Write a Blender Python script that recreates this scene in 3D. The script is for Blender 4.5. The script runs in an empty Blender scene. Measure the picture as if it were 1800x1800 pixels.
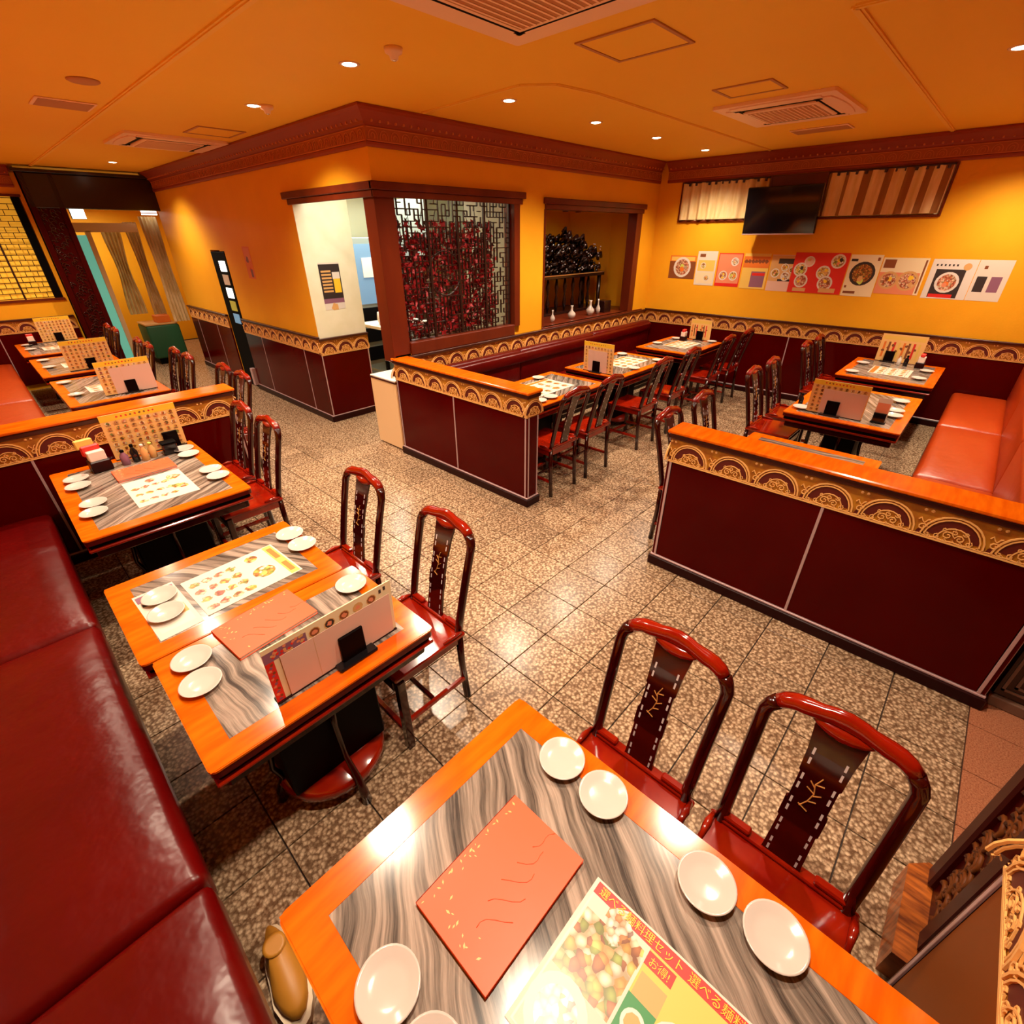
import bpy, bmesh, math, random
from mathutils import Vector, Matrix
random.seed(7)
PI = math.pi
SC = bpy.context.scene
COL = SC.collection

# ---------------------------------------------------------------- camera
YAW, PIT, ROL = math.radians(43.5185), math.radians(30.1464), math.radians(-.4485)
cy, sy, cp, sp, cr, sr = math.cos(YAW), math.sin(YAW), math.cos(PIT), math.sin(PIT), math.cos(ROL), math.sin(ROL)
FW = Vector((cy*cp, sy*cp, -sp)); RT0 = Vector((sy, -cy, 0)); UP0 = RT0.cross(FW)
RT = cr*RT0 + sr*UP0; UP = -sr*RT0 + cr*UP0
CAMP = Vector((0, 0, 2.0))
cam = bpy.data.cameras.new('camera'); cam.sensor_width = 36; cam.lens = 36*834.98/1800
cam.clip_start = .02; cam.clip_end = 60
co = bpy.data.objects.new('camera', cam); COL.objects.link(co)
co.matrix_world = Matrix((( RT.x, UP.x, -FW.x, CAMP.x), (RT.y, UP.y, -FW.y, CAMP.y), (RT.z, UP.z, -FW.z, CAMP.z), (0, 0, 0, 1)))
SC.camera = co
def proj(p):
    d = Vector(p) - CAMP; z = d.dot(FW)
    if z < .05: return None
    return 900 + 834.98*d.dot(RT)/z, 900 - 834.98*d.dot(UP)/z

# ---------------------------------------------------------------- world, exposure
SC.view_settings.view_transform = 'Standard'; SC.view_settings.look = 'None'
SC.view_settings.exposure = 0.55; SC.view_settings.gamma = 1.0; SC.view_settings.use_curve_mapping = False
W = bpy.data.worlds.new('world'); SC.world = W; W.use_nodes = True
W.node_tree.nodes['Background'].inputs[0].default_value = (1, .75, .45, 1)
W.node_tree.nodes['Background'].inputs[1].default_value = .12

CEIL = 2.87
LAMP_C = (1.0, .82, .61)
LAMP_W = 118
LAMPS = [(.65,.47),(.65,1.77),(.65,3.2),(.50,4.7),(.50,6.2),(.48,7.8),(.48,9.3),
         (2.04,.38),(2.04,3.21),(2.05,4.62),(2.0,9.04),
         (3.32,3.15),(4.44,3.15),(5.53,3.15),(6.7,3.15),(4.45,.38),(5.6,.10),(6.72,.15)]  # next-to-last one is added out of view to light the right booth
def lamp(x, y, w=LAMP_W, z=CEIL-.03, size=132, c=LAMP_C, r=.04, name='lamp_light'):
    l = bpy.data.lights.new(name, 'SPOT'); l.energy = w; l.color = c; l.spot_size = math.radians(size)
    l.spot_blend = 1.0; l.shadow_soft_size = r
    o = bpy.data.objects.new(name, l); COL.objects.link(o); o.location = (x, y, z); return o
for x, y in LAMPS: lamp(x, y, LAMP_W)
# fluorescent light of the kitchen, lobby light
def area(x, y, z, w, sx, sy_, c, rot=(0,0,0)):
    l = bpy.data.lights.new('tube_light', 'AREA'); l.energy = w; l.color = c; l.shape = 'RECTANGLE'; l.size = sx; l.size_y = sy_
    o = bpy.data.objects.new('tube_light', l); COL.objects.link(o); o.location = (x, y, z); o.rotation_euler = rot; return o
area(4.2, 6.3, 2.6, 55, 1.6, .6, (.95, 1, .88))
area(6.6, 6.2, 2.6, 120, 1.6, .6, (1, .97, .9))
area(3.0, 4.9, 2.55, 12, .5, .5, (.95, 1, .85))
area(2.0, 12.2, 2.5, 22, .8, .8, (1, .92, .75))
lamp(6.2, 4.45, 11, z=2.45, size=160)

# ---------------------------------------------------------------- materials
M = {}
def mat(name, c, rough=.5, metal=0., spec=.5, emit=None, es=1., noise=None, coat=0., bump=None, alpha=None, trans=0.):
    m = bpy.data.materials.new(name); m.use_nodes = True; nt = m.node_tree; b = nt.nodes['Principled BSDF']
    b.inputs['Base Color'].default_value = (*c, 1); b.inputs['Roughness'].default_value = rough
    b.inputs['Metallic'].default_value = metal; b.inputs['Specular IOR Level'].default_value = spec
    b.inputs['Coat Weight'].default_value = coat; b.inputs['Coat Roughness'].default_value = .06
    if trans: b.inputs['Transmission Weight'].default_value = trans
    if emit: b.inputs['Emission Color'].default_value = (*emit, 1); b.inputs['Emission Strength'].default_value = es
    if noise or bump:
        tc = nt.nodes.new('ShaderNodeTexCoord'); 
    if noise:                                    # noise = (scale, second colour, stretch xyz)
        sc, c2, st = noise
        mp = nt.nodes.new('ShaderNodeMapping'); mp.inputs['Scale'].default_value = st
        n = nt.nodes.new('ShaderNodeTexNoise'); n.inputs['Scale'].default_value = sc; n.inputs['Detail'].default_value = 5
        r = nt.nodes.new('ShaderNodeValToRGB'); r.color_ramp.elements[0].position = .36; r.color_ramp.elements[1].position = .66
        r.color_ramp.elements[0].color = (*c, 1); r.color_ramp.elements[1].color = (*c2, 1)
        nt.links.new(tc.outputs['Object'], mp.inputs[0]); nt.links.new(mp.outputs[0], n.inputs['Vector'])
        nt.links.new(n.outputs['Fac'], r.inputs[0]); nt.links.new(r.outputs[0], b.inputs['Base Color'])
    if bump:
        sc, dist, stg = bump
        n = nt.nodes.new('ShaderNodeTexNoise'); n.inputs['Scale'].default_value = sc; n.inputs['Detail'].default_value = 3
        bp = nt.nodes.new('ShaderNodeBump'); bp.inputs['Distance'].default_value = dist; bp.inputs['Strength'].default_value = stg
        nt.links.new(tc.outputs['Object'], n.inputs['Vector']); nt.links.new(n.outputs['Fac'], bp.inputs['Height'])
        nt.links.new(bp.outputs[0], b.inputs['Normal'])
    M[name] = m; return m
mat('wall_paint', (.80,.355,.010), .55, spec=.2, noise=(1.3, (.86,.41,.014), (1,1,1)), bump=(60,.004,.3))
mat('ceiling_paint', (.94,.53,.045), .65, spec=.2, noise=(.8, (.95,.57,.055), (1,1,1)))
mat('ceiling_trim', (.94,.58,.09), .6, spec=.2)
mat('white_wall', (.78,.74,.52), .5, noise=(5, (.84,.80,.60), (1,1,1)))
mat('lacquer_panel', (.058,.0003,.0002), .14, spec=.10, noise=(1.5, (.075,.0004,.0003), (1,1,1)))
mat('edge_red', (.075,.0025,.0015), .2, spec=.35)
mat('lacquer_reflect', (.21,.046,.002), .35, spec=.06)  # maroon lacquer with an orange reflection put into its colour
mat('dark_rail', (.045,.006,.003), .3, spec=.5)
mat('cornice_wood', (.30,.040,.006), .45, spec=.4)
mat('cornice_relief', (.60,.17,.045), .45)
mat('cornice_ground', (.42,.10,.014), .5)
mat('orange_wood', (.66,.092,.001), .15, spec=.4, coat=.0, noise=(6, (.78,.15,.003), (1,6,1)))
mat('frame_wood', (.11,.013,.003), .35, spec=.35, noise=(5, (.15,.020,.004), (1,1,.2)))
mat('gold_ground', (.46,.19,.012), .45, noise=(14, (.30,.085,.006), (1,1,1)))
mat('gold_relief', (.88,.46,.14), .35, spec=.6)
mat('red_recess', (.10,.006,.002), .5)
mat('rosewood', (.028,.0012,.0010), .12, spec=.5, coat=.3)
mat('gate_wood', (.040,.0015,.0010), .3, spec=.08)
mat('carve_brown', (.13,.032,.005), .5, spec=.2)
mat('rosewood_red', (.20,.004,.0010), .12, spec=.6, coat=.4, noise=(8, (.30,.012,.0015), (1,1,1)))
mat('inlay_gold', (.72,.36,.10), .3, metal=.3)
mat('inlay_pearl', (.62,.55,.55), .25)
mat('leather_red', (.088,.0004,.0002), .30, spec=.36, bump=(9,.02,.3), noise=(2, (.115,.0010,.0005), (1,1,1)))
mat('leather_lit', (.40,.040,.003), .34, spec=.5, bump=(9,.02,.2))  # red leather with the orange lamplight put into its colour
mat('black', (.004,.003,.003), .6, spec=.04)
mat('black_box', (.004,.001,.001), .4, spec=.06)
mat('black_gloss', (.008,.006,.007), .1)
mat('base_dark', (.020,.002,.002), .35, spec=.15)
mat('silver', (.55,.36,.36), .4, metal=.3)
mat('chrome', (.8,.78,.75), .2, metal=1)
mat('porcelain', (.60,.52,.465), .16, spec=.5)
mat('plate_foot', (.05,.02,.01), .5)
mat('paper', (.72,.63,.52), .5)
mat('paper_cream', (.80,.66,.40), .5)
mat('paper_pink', (.72,.46,.36), .5)
mat('p_red', (.68,.020,.012), .45); mat('p_yellow', (.88,.55,.03), .45); mat('p_orange', (.75,.18,.02), .45)
mat('p_green', (.03,.25,.06), .45); mat('p_brown', (.22,.06,.015), .5); mat('p_dark', (.03,.02,.018), .5)
mat('p_lime', (.55,.62,.10), .5); mat('p_tan', (.66,.36,.12), .5); mat('p_white', (.72,.65,.57), .4)
mat('p_gold', (.80,.52,.10), .5); mat('p_salmon', (.75,.25,.12), .5); mat('p_purple', (.25,.10,.16), .5)
mat('menu_red', (.93,.120,.040), .40, spec=.3, bump=(14,.004,.15)); mat('menu_gold', (.85,.45,.12), .4)
mat('curtain_cream', (.74,.52,.22), .8, noise=(30, (.82,.62,.32), (1,1,.2)))
mat('curtain_fold_shade', (.30,.12,.02), .8); mat('curtain_blue', (.05,.03,.05), .7)  # brown tone paints the shade of the curtain folds
mat('screen', (.006,.006,.008), .08)
mat('plastic_peach', (.96,.66,.42), .45); mat('grille', (.50,.22,.07), .6)
mat('lamp_glow', (1,.9,.7), emit=(1,.88,.66), es=14)
mat('sign_glow', (1,1,1), emit=(1,.97,.86), es=3.2)
mat('beige_panel', (.80,.52,.27), .45)
mat('steel_grey', (.30,.33,.30), .35, metal=.5); mat('kitchen_grey', (.30,.29,.19), .6)
mat('fridge_blue', (.10,.16,.22), .2, emit=(.12,.22,.34), es=.6)
mat('teal_glass', (.10,.36,.28), .12, emit=(.12,.42,.30), es=.5)
mat('cream_paint', (.82,.60,.34), .5)
mat('leaf_red', (.33,.008,.012), .5); mat('leaf_pink', (.62,.10,.12), .5); mat('leaf_dark', (.05,.006,.005), .5)
mat('ebony', (.018,.005,.004), .22, spec=.6); mat('green_cloth', (.01,.09,.035), .6); mat('fabric_cream', (.80,.62,.34), .8, noise=(14, (.62,.42,.16), (1,1,.4)))
mat('lattice_dark', (.020,.004,.002), .4); mat('lattice_gold', (.90,.50,.04), .5, emit=(.9,.45,.03), es=.30)
mat('fret_grey', (.16,.08,.05), .4)
mat('tan_leather', (.50,.20,.02), .45); mat('sole', (.80,.62,.42), .5)
mat('glass_clear', (.9,.9,.9), .05, trans=1.0)
mat('tissue', (.86,.70,.60), .7)
mat('tile_pink', (.50,.20,.10), .25, noise=(160, (.30,.10,.05), (1,1,1)))
mat('board_tan', (.84,.50,.17), .5)
mat('grout', (.05,.028,.018), .7)
mat('foot_wood', (.16,.035,.008), .3, noise=(10, (.50,.13,.02), (6,1,1)))

def granite():
    m = bpy.data.materials.new('granite'); m.use_nodes = True; nt = m.node_tree; b = nt.nodes['Principled BSDF']; L = nt.links.new
    g = nt.nodes.new('ShaderNodeNewGeometry')
    v = nt.nodes.new('ShaderNodeTexVoronoi'); v.inputs['Scale'].default_value = 62; v.inputs['Randomness'].default_value = 1
    n = nt.nodes.new('ShaderNodeTexNoise'); n.inputs['Scale'].default_value = 45; n.inputs['Detail'].default_value = 4; n.inputs['Roughness'].default_value = .7
    L(g.outputs['Position'], n.inputs['Vector'])
    add = nt.nodes.new('ShaderNodeVectorMath'); add.operation = 'MULTIPLY_ADD'; add.inputs[1].default_value = (.018,.018,.018)
    L(n.outputs['Color'], add.inputs[0]); L(g.outputs['Position'], add.inputs[2]); L(add.outputs[0], v.inputs['Vector'])
    r1 = nt.nodes.new('ShaderNodeValToRGB'); e = r1.color_ramp.elements      # cell edge darkness
    e[0].position = .22; e[0].color = (1,1,1,1); e[1].position = .66; e[1].color = (.20,.13,.085,1)
    L(v.outputs['Distance'], r1.inputs[0])
    r2 = nt.nodes.new('ShaderNodeValToRGB'); e = r2.color_ramp.elements
    e[0].position = .30; e[0].color = (.30,.165,.085,1); e[1].position = .60; e[1].color = (.78,.56,.36,1)
    L(n.outputs['Fac'], r2.inputs[0])
    mx = nt.nodes.new('ShaderNodeMix'); mx.data_type = 'RGBA'; mx.blend_type = 'MULTIPLY'; mx.inputs[0].default_value = .85
    L(r2.outputs[0], mx.inputs[6]); L(r1.outputs[0], mx.inputs[7])
    oi = nt.nodes.new('ShaderNodeObjectInfo'); ma = nt.nodes.new('ShaderNodeMath'); ma.operation = 'MULTIPLY_ADD'; ma.inputs[1].default_value = .20; ma.inputs[2].default_value = .82
    L(oi.outputs['Random'], ma.inputs[0])
    hs = nt.nodes.new('ShaderNodeHueSaturation'); L(ma.outputs[0], hs.inputs['Value']); L(mx.outputs[2], hs.inputs['Color'])
    L(hs.outputs[0], b.inputs['Base Color']); b.inputs['Roughness'].default_value = .24; b.inputs['Specular IOR Level'].default_value = .45
    M['granite'] = m
granite()
def marble(name, rot, dark=(.045,.035,.030), light=(.46,.35,.28)):
    m = bpy.data.materials.new(name); m.use_nodes = True; nt = m.node_tree; b = nt.nodes['Principled BSDF']; L = nt.links.new
    tc = nt.nodes.new('ShaderNodeTexCoord'); mp = nt.nodes.new('ShaderNodeMapping'); mp.inputs['Rotation'].default_value = (0,0,rot)
    L(tc.outputs['Object'], mp.inputs[0])
    n = nt.nodes.new('ShaderNodeTexNoise'); n.inputs['Scale'].default_value = 1.0; n.inputs['Detail'].default_value = 8; n.inputs['Roughness'].default_value = .68
    m2 = nt.nodes.new('ShaderNodeMapping'); m2.inputs['Scale'].default_value = (38, 1.5, 1)
    n0 = nt.nodes.new('ShaderNodeTexNoise'); n0.inputs['Scale'].default_value = 3.2
    ad = nt.nodes.new('ShaderNodeVectorMath'); ad.operation = 'MULTIPLY_ADD'; ad.inputs[1].default_value = (.10,.10,0)
    L(mp.outputs[0], n0.inputs['Vector']); L(n0.outputs['Color'], ad.inputs[0]); L(mp.outputs[0], ad.inputs[2])
    L(ad.outputs[0], m2.inputs[0]); L(m2.outputs[0], n.inputs['Vector'])
    r = nt.nodes.new('ShaderNodeValToRGB'); e = r.color_ramp.elements
    e[0].position = .37; e[0].color = (*dark, 1); e[1].position = .64; e[1].color = (*light, 1)
    k = e.new(.50); k.color = (.22,.17,.135,1)
    L(n.outputs['Fac'], r.inputs[0]); L(r.outputs[0], b.inputs['Base Color']); b.inputs['Roughness'].default_value = .16
    M[name] = m
marble('marble_a', math.radians(32)); marble('marble_b', math.radians(-6)); marble('marble_c', math.radians(58)); marble('marble_d', math.radians(-32))

def food(name, cols, sc=90):
    m = bpy.data.materials.new(name); m.use_nodes = True; nt = m.node_tree; b = nt.nodes['Principled BSDF']; L = nt.links.new
    tc = nt.nodes.new('ShaderNodeTexCoord'); n = nt.nodes.new('ShaderNodeTexNoise'); n.inputs['Scale'].default_value = sc*.6
    ad = nt.nodes.new('ShaderNodeVectorMath'); ad.operation = 'MULTIPLY_ADD'; ad.inputs[1].default_value = (.012,.012,.012)
    v = nt.nodes.new('ShaderNodeTexVoronoi'); v.inputs['Scale'].default_value = sc
    L(tc.outputs['Object'], n.inputs['Vector']); L(n.outputs['Color'], ad.inputs[0]); L(tc.outputs['Object'], ad.inputs[2]); L(ad.outputs[0], v.inputs['Vector'])
    sp = nt.nodes.new('ShaderNodeSeparateColor'); L(v.outputs['Color'], sp.inputs[0])
    r = nt.nodes.new('ShaderNodeValToRGB'); r.color_ramp.interpolation = 'CONSTANT'; e = r.color_ramp.elements
    while len(e) < len(cols): e.new(.5)
    for k, c in enumerate(cols): e[k].position = k/len(cols); e[k].color = (*c, 1)
    r2 = nt.nodes.new('ShaderNodeValToRGB'); r2.color_ramp.elements[0].position = .2; r2.color_ramp.elements[0].color = (1,1,1,1); r2.color_ramp.elements[1].position = .75; r2.color_ramp.elements[1].color = (.45,.36,.25,1)
    mx = nt.nodes.new('ShaderNodeMix'); mx.data_type = 'RGBA'; mx.blend_type = 'MULTIPLY'; mx.inputs[0].default_value = 1
    L(sp.outputs[0], r.inputs[0]); L(v.outputs['Distance'], r2.inputs[0]); L(r.outputs[0], mx.inputs[6]); L(r2.outputs[0], mx.inputs[7]); L(mx.outputs[2], b.inputs['Base Color'])
    b.inputs['Roughness'].default_value = .3; M[name] = m
food('food_yellow', [(.88,.62,.16),(.82,.50,.10),(.88,.78,.55),(.80,.40,.08),(.90,.72,.30),(.35,.42,.08),(.86,.80,.66),(.45,.16,.05)], 55)
food('food_white', [(.88,.84,.76),(.90,.86,.78),(.80,.60,.40),(.88,.82,.70),(.70,.30,.10),(.88,.84,.74),(.40,.25,.22)], 70)
food('food_brown', [(.30,.09,.02),(.45,.18,.04),(.62,.32,.08),(.22,.06,.02),(.70,.20,.04),(.18,.22,.05)], 80)
food('food_pink', [(.75,.35,.22),(.82,.55,.35),(.66,.20,.10),(.85,.70,.50),(.45,.10,.06)], 60)
food('food_tiny', [(.40,.14,.03),(.78,.42,.12),(.55,.08,.03),(.80,.55,.22),(.25,.10,.04),(.72,.30,.06)], 190)

# ---------------------------------------------------------------- mesh builder
class MB:
    def __init__(s): s.v = []; s.f = []; s.m = []; s.s = []; s.mats = []; s.T = Matrix.Identity(4)
    def mi(s, m):
        if m not in s.mats: s.mats.append(m)
        return s.mats.index(m)
    def add(s, vs, fs, m, smooth=False):
        k = len(s.v); s.v += [tuple(s.T @ Vector(p)) for p in vs]
        i = s.mi(m)
        for f in fs: s.f.append([k+a for a in f]); s.m.append(i); s.s.append(smooth)
        return s
    def box(s, x0, x1, y0, y1, z0, z1, m, ch=0.):
        if ch <= 0:
            vs = [(x0,y0,z0),(x1,y0,z0),(x1,y1,z0),(x0,y1,z0),(x0,y0,z1),(x1,y0,z1),(x1,y1,z1),(x0,y1,z1)]
            return s.add(vs, [(0,3,2,1),(4,5,6,7),(0,1,5,4),(1,2,6,5),(2,3,7,6),(3,0,4,7)], m)
        bm = bmesh.new(); bmesh.ops.create_cube(bm, size=1)
        for v in bm.verts: v.co = ((x0+x1)/2+v.co.x*(x1-x0), (y0+y1)/2+v.co.y*(y1-y0), (z0+z1)/2+v.co.z*(z1-z0))
        ch = min(ch, .45*min(x1-x0, y1-y0, z1-z0))
        bmesh.ops.bevel(bm, geom=list(bm.edges), offset=ch, segments=2 if ch > .008 else 1, affect='EDGES', profile=.5)
        bm.verts.index_update()
        s.add([tuple(v.co) for v in bm.verts], [[v.index for v in f.verts] for f in bm.faces], m, ch > .02); bm.free(); return s
    def prism(s, pts, z0, z1, m, smooth=False):        # polygon in xy extruded along z
        n = len(pts)
        s.add([(x,y,z0) for x,y in pts]+[(x,y,z1) for x,y in pts], [list(range(n))[::-1], list(range(n,2*n))], m)
        return s.add([(x,y,z0) for x,y in pts]+[(x,y,z1) for x,y in pts], [(i,(i+1)%n,n+(i+1)%n,n+i) for i in range(n)], m, smooth)
    def lathe(s, prof, m, cx=0, cy_=0, n=24, smooth=True, ax='z'):
        vs = []; fs = []
        for r, z in prof:
            for k in range(n):
                a = 2*PI*k/n; p = (cx+r*math.cos(a), cy_+r*math.sin(a), z) if ax == 'z' else (cx+r*math.cos(a), z, cy_+r*math.sin(a))
                vs.append(p)
        for i in range(len(prof)-1):
            for k in range(n): a = i*n+k; b = i*n+(k+1)%n; fs.append((a,b,b+n,a+n))
        s.add(vs, fs, m, smooth)
        k0 = len(s.v)-len(vs)
        for e in (0, len(prof)-1):
            if prof[e][0] > 1e-4:
                f = [k0+e*n+k for k in range(n)]; s.f.append(f[::-1] if e == 0 else f); s.m.append(s.mi(m)); s.s.append(False)
        return s
    def tube(s, pts, r, m, n=8, closed=False, cap=True, up=None, flat=1.0):
        P = [Vector(p) for p in pts]; N = len(P); R = r if isinstance(r, (list, tuple)) else [r]*N
        vs = []; fs = []; last = None
        for i in range(N):
            a = P[(i-1) % N] if (closed or i > 0) else P[i]; b = P[(i+1) % N] if (closed or i < N-1) else P[i]
            t = (b-a).normalized()
            u = Vector(up) if up else (last if last else (Vector((0,0,1)) if abs(t.z) < .9 else Vector((1,0,0))))
            u = (u - t*u.dot(t)).normalized(); w = t.cross(u); last = u
            ri = R[i]; ra, rb = ri if isinstance(ri, (tuple, list)) else (ri*flat, ri)
            for k in range(n):
                q = 2*PI*(k+.5)/n; vs.append(P[i] + u*(ra*math.cos(q)) + w*(rb*math.sin(q)))
        rng = N if closed else N-1
        for i in range(rng):
            for k in range(n):
                a = i*n+k; b = i*n+(k+1) % n; c = ((i+1) % N)*n+(k+1) % n; d = ((i+1) % N)*n+k; fs.append((a,b,c,d))
        if cap and not closed: fs += [list(range(n))[::-1], [(N-1)*n+k for k in range(n)]]
        return s.add(vs, fs, m, n > 4)
    def build(s, name, parent=None, loc=None, kind=None):
        me = bpy.data.meshes.new(name); me.from_pydata(s.v, [], s.f)
        for m in s.mats: me.materials.append(M[m])
        me.polygons.foreach_set('material_index', s.m); me.polygons.foreach_set('use_smooth', s.s); me.update()
        o = bpy.data.objects.new(name, me); COL.objects.link(o)
        if parent: o.parent = parent
        if loc: o.location = loc
        if kind: o['kind'] = kind
        return o
def rounded(x0, x1, y0, y1, r, n=5):
    out = []
    for cx_, cy_, a0 in ((x1-r,y1-r,0),(x0+r,y1-r,90),(x0+r,y0+r,180),(x1-r,y0+r,270)):
        for k in range(n+1):
            a = math.radians(a0+90*k/n); out.append((cx_+r*math.cos(a), cy_+r*math.sin(a)))
    return out
def tag(o, label=None, cat=None, group=None, kind=None):
    if label: o['label'] = label
    if cat: o['category'] = cat
    if group: o['group'] = group
    if kind: o['kind'] = kind
    return o
def empty(name, loc=(0,0,0), rz=0, label=None, cat=None, group=None, kind=None):
    o = bpy.data.objects.new(name, None); COL.objects.link(o); o.location = loc; o.rotation_euler = (0,0,rz); o.empty_display_size = .1
    return tag(o, label, cat, group, kind)
def copy_tree(o, parent=None):
    c = o.copy(); COL.objects.link(c)
    if parent: c.parent = parent
    for ch in list(KIDS.get(o.name, [])): 
        d = copy_tree(ch, c)
    return c
KIDS = {}
def reg(root):
    for o in COL.objects:
        if o.parent: KIDS.setdefault(o.parent.name, [])
    def rec(o):
        ks = [c for c in o.children]; KIDS[o.name] = ks
        for c in ks: rec(c)
    rec(root)
def xform(O, U, V):                  # local x->U, y->V, z->U x V
    U = Vector(U).normalized(); V = Vector(V).normalized(); N = U.cross(V)
    return Matrix(((U.x,V.x,N.x,O[0]),(U.y,V.y,N.y,O[1]),(U.z,V.z,N.z,O[2]),(0,0,0,1)))

# ---------------------------------------------------------------- setting: floor
TP = .305; TX0 = 1.295; TY0 = -.57
floor = MB().box(-.95, 7.55, -3.1, 13.4, -.10, -.012, 'grout').build('floor', kind='structure')
tb = MB().box(-TP/2+.0028, TP/2-.0028, -TP/2+.0028, TP/2-.0028, -.012, 0, 'granite', .0012)
tile0 = tb.build('tile', parent=floor)
tbp = MB().box(-TP/2+.002, TP/2-.002, -TP/2+.002, TP/2-.002, -.012, 0, 'tile_pink', .0012)
pink0 = tbp.build('tile', parent=floor)
cells = []
for i in range(-8, 21):
    for j in range(-9, 46):
        x = TX0 + TP*(i+.5); y = TY0 + TP*(j+.5)
        if x < -.9 or x > 7.45 or y > 13.2 or y < -3: continue
        q = proj((x, y, 0)); vis = q and -60 < q[0] < 1860 and -60 < q[1] < 1860
        d = (Vector((x, y, 0))-CAMP).length
        hid = (x < -.2) or (y > 4.3 and x > 2.7)
        cells.append((d if vis and not hid else 99+d, x, y, j))
cells.sort()
used = {'g': 0, 'p': 0}; rest = MB(); rest_p = MB()
for k, (d, x, y, j) in enumerate(cells):
    pink = j < 0
    if k < 298 and d < 90:
        base = pink0 if pink else tile0; key = 'p' if pink else 'g'
        o = base if used[key] == 0 else base.copy()
        if used[key]: COL.objects.link(o)
        used[key] += 1; o.location = (x, y, 0)
    else:
        r = rest_p if pink else rest; h = TP/2-.002
        r.box(x-h, x+h, y-h, y+h, -.012, 0, 'tile_pink' if pink else 'granite')
rest.build('floor_tiles', parent=floor, kind='stuff')
if rest_p.v: rest_p.build('entrance_tiles', parent=floor, kind='stuff')
if used['p'] == 0: pink0.location = (2.3, -.72, 0)

# ---------------------------------------------------------------- carved bands
PER = .235
def relief(mb, L, h, m='gold_relief'):
    """carved cloud arches along local x (0..L), local y up (0..h), local z outwards"""
    n = max(1, round(L/PER)); p = L/n
    def arc(cx, cz, rx, rz, a0, a1, k=9): return [(cx+rx*math.cos(math.radians(a0+(a1-a0)*i/k)), cz+rz*math.sin(math.radians(a0+(a1-a0)*i/k)), .004) for i in range(k+1)]
    def spiral(cx, cz, r, a0, turn, k=9):
        return [(cx+r*(1-.75*i/k)*math.cos(math.radians(a0+turn*i/k)), cz+r*(1-.75*i/k)*math.sin(math.radians(a0+turn*i/k)), .004) for i in range(k+1)]
    for i in range(n):
        c = (i+.5)*p; b = .018; s = h/.16
        # crescent recess
        o1 = arc(c, b*s, .096, .104*s, 172, 8, 12); o2 = arc(c+.006, b*s, .058, .066*s, 172, 8, 12); k = len(o1)
        vs = [(x,y,.0025) for x,y,_ in o1]+[(x,y,.0025) for x,y,_ in o2]
        mb.add(vs, [(a, a+1, k+a+1, k+a) for a in range(k-1)], 'red_recess')
        mb.tube(arc(c, b*s, .110, .120*s, 180, 0, 12), .0048, m, 4)
        mb.tube(arc(c, b*s, .097, .106*s, 178, 2, 12), .0036, m, 4)
        mb.tube(arc(c+.006, b*s, .058, .066*s, 178, 2, 9), .0030, m, 4)
        mb.tube(spiral(c-.018, .042*s, .022, 0, 480), .0030, m, 4)
        mb.tube(spiral(c+.026, .038*s, .019, 180, -460), .0030, m, 4)
        mb.tube(spiral(c+.004, .064*s, .013, 90, 420, 7), .0026, m, 4)
        mb.tube(spiral(c-.112, .052*s, .018, 20, 420), .0032, m, 4)
        mb.tube(spiral(c-.052, .026*s, .013, 90, 400, 7), .0026, m, 4); mb.tube(spiral(c+.060, .028*s, .014, 60, -400, 7), .0026, m, 4)
        mb.tube(spiral(c+.040, .070*s, .012, 200, 400, 7), .0026, m, 4); mb.tube(spiral(c-.034, .068*s, .010, -40, -380, 7), .0024, m, 4)
        mb.tube(spiral(c-.088, .026*s, .012, 120, 380, 6), .0026, m, 4)
        mb.tube([(c-.135+.04*t/5, .085*s+.012*math.sin(t*1.7), .004) for t in range(6)], .003, m, 4)
        for q in range(7): mb.tube([(c-.085+.028*q, .010*s, .004), (c-.078+.028*q, .024*s, .004), (c-.068+.028*q, .012*s, .004)], .0026, m, 3)
        for dx in (-.125, -.100):
            mb.lathe([(.0075, .001), (.0075, .004), (.003, .006)], m, c+dx, h-.022*s, 6)
        mb.add([(c-.130, .012, .0025), (c-.100, .012, .0025), (c-.104, .034*s, .0025), (c-.115, .042*s, .0025), (c-.126, .034*s, .0025)], [(0,1,2,3,4)], 'red_recess')
    w = int(L/.03)
    mb.tube([(L*i/w, .011+.004*(i % 2), .004) for i in range(w+1)], .0030, m, 4)
def band(parent, O, U, L, z0, z1, rel=True, name='carved_band'):
    mb = MB(); mb.T = xform((O[0], O[1], z0), U, (0,0,1))
    mb.box(0, L, 0, z1-z0, -.012, .0015, 'gold_ground')
    mb.box(0, L, 0, .006, .0015, .006, 'gold_relief')
    if rel: relief(mb, L, z1-z0)
    return mb.build(name, parent=parent)
def seams(parent, O, U, L, z0, z1, at):
    for a in at:
        mb = MB(); mb.T = xform((O[0], O[1], 0), U, (0,0,1)); mb.box(a-.006, a+.006, z0, z1, 0, .004, 'silver', .001); mb.build('silver_strip', parent=parent)
def wainscot(parent, O, U, L, at, base=True, ztop=1.0, rel=True):
    """dark lacquer dado: panels between silver strips, carved band, cap rail. O at the floor, U along, outward = U x z"""
    cuts = [0]+list(at)+[L]
    for a, b in zip(cuts[:-1], cuts[1:]):
        if b-a < .03: continue
        mb = MB(); mb.T = xform(O, U, (0,0,1)); mb.box(a+.002, b-.002, .08, ztop-.19, -.02, 0, 'lacquer_panel', .001); mb.build('lacquer_panel', parent=parent)
    seams(parent, O, U, L, .08, ztop-.19, at)
    band(parent, O, U, L, ztop-.19, ztop-.025, rel)
    mb = MB(); mb.T = xform(O, U, (0,0,1)); mb.box(0, L, ztop-.025, ztop, -.02, .022, 'dark_rail', .004); mb.build('dado_rail', parent=parent)

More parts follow.
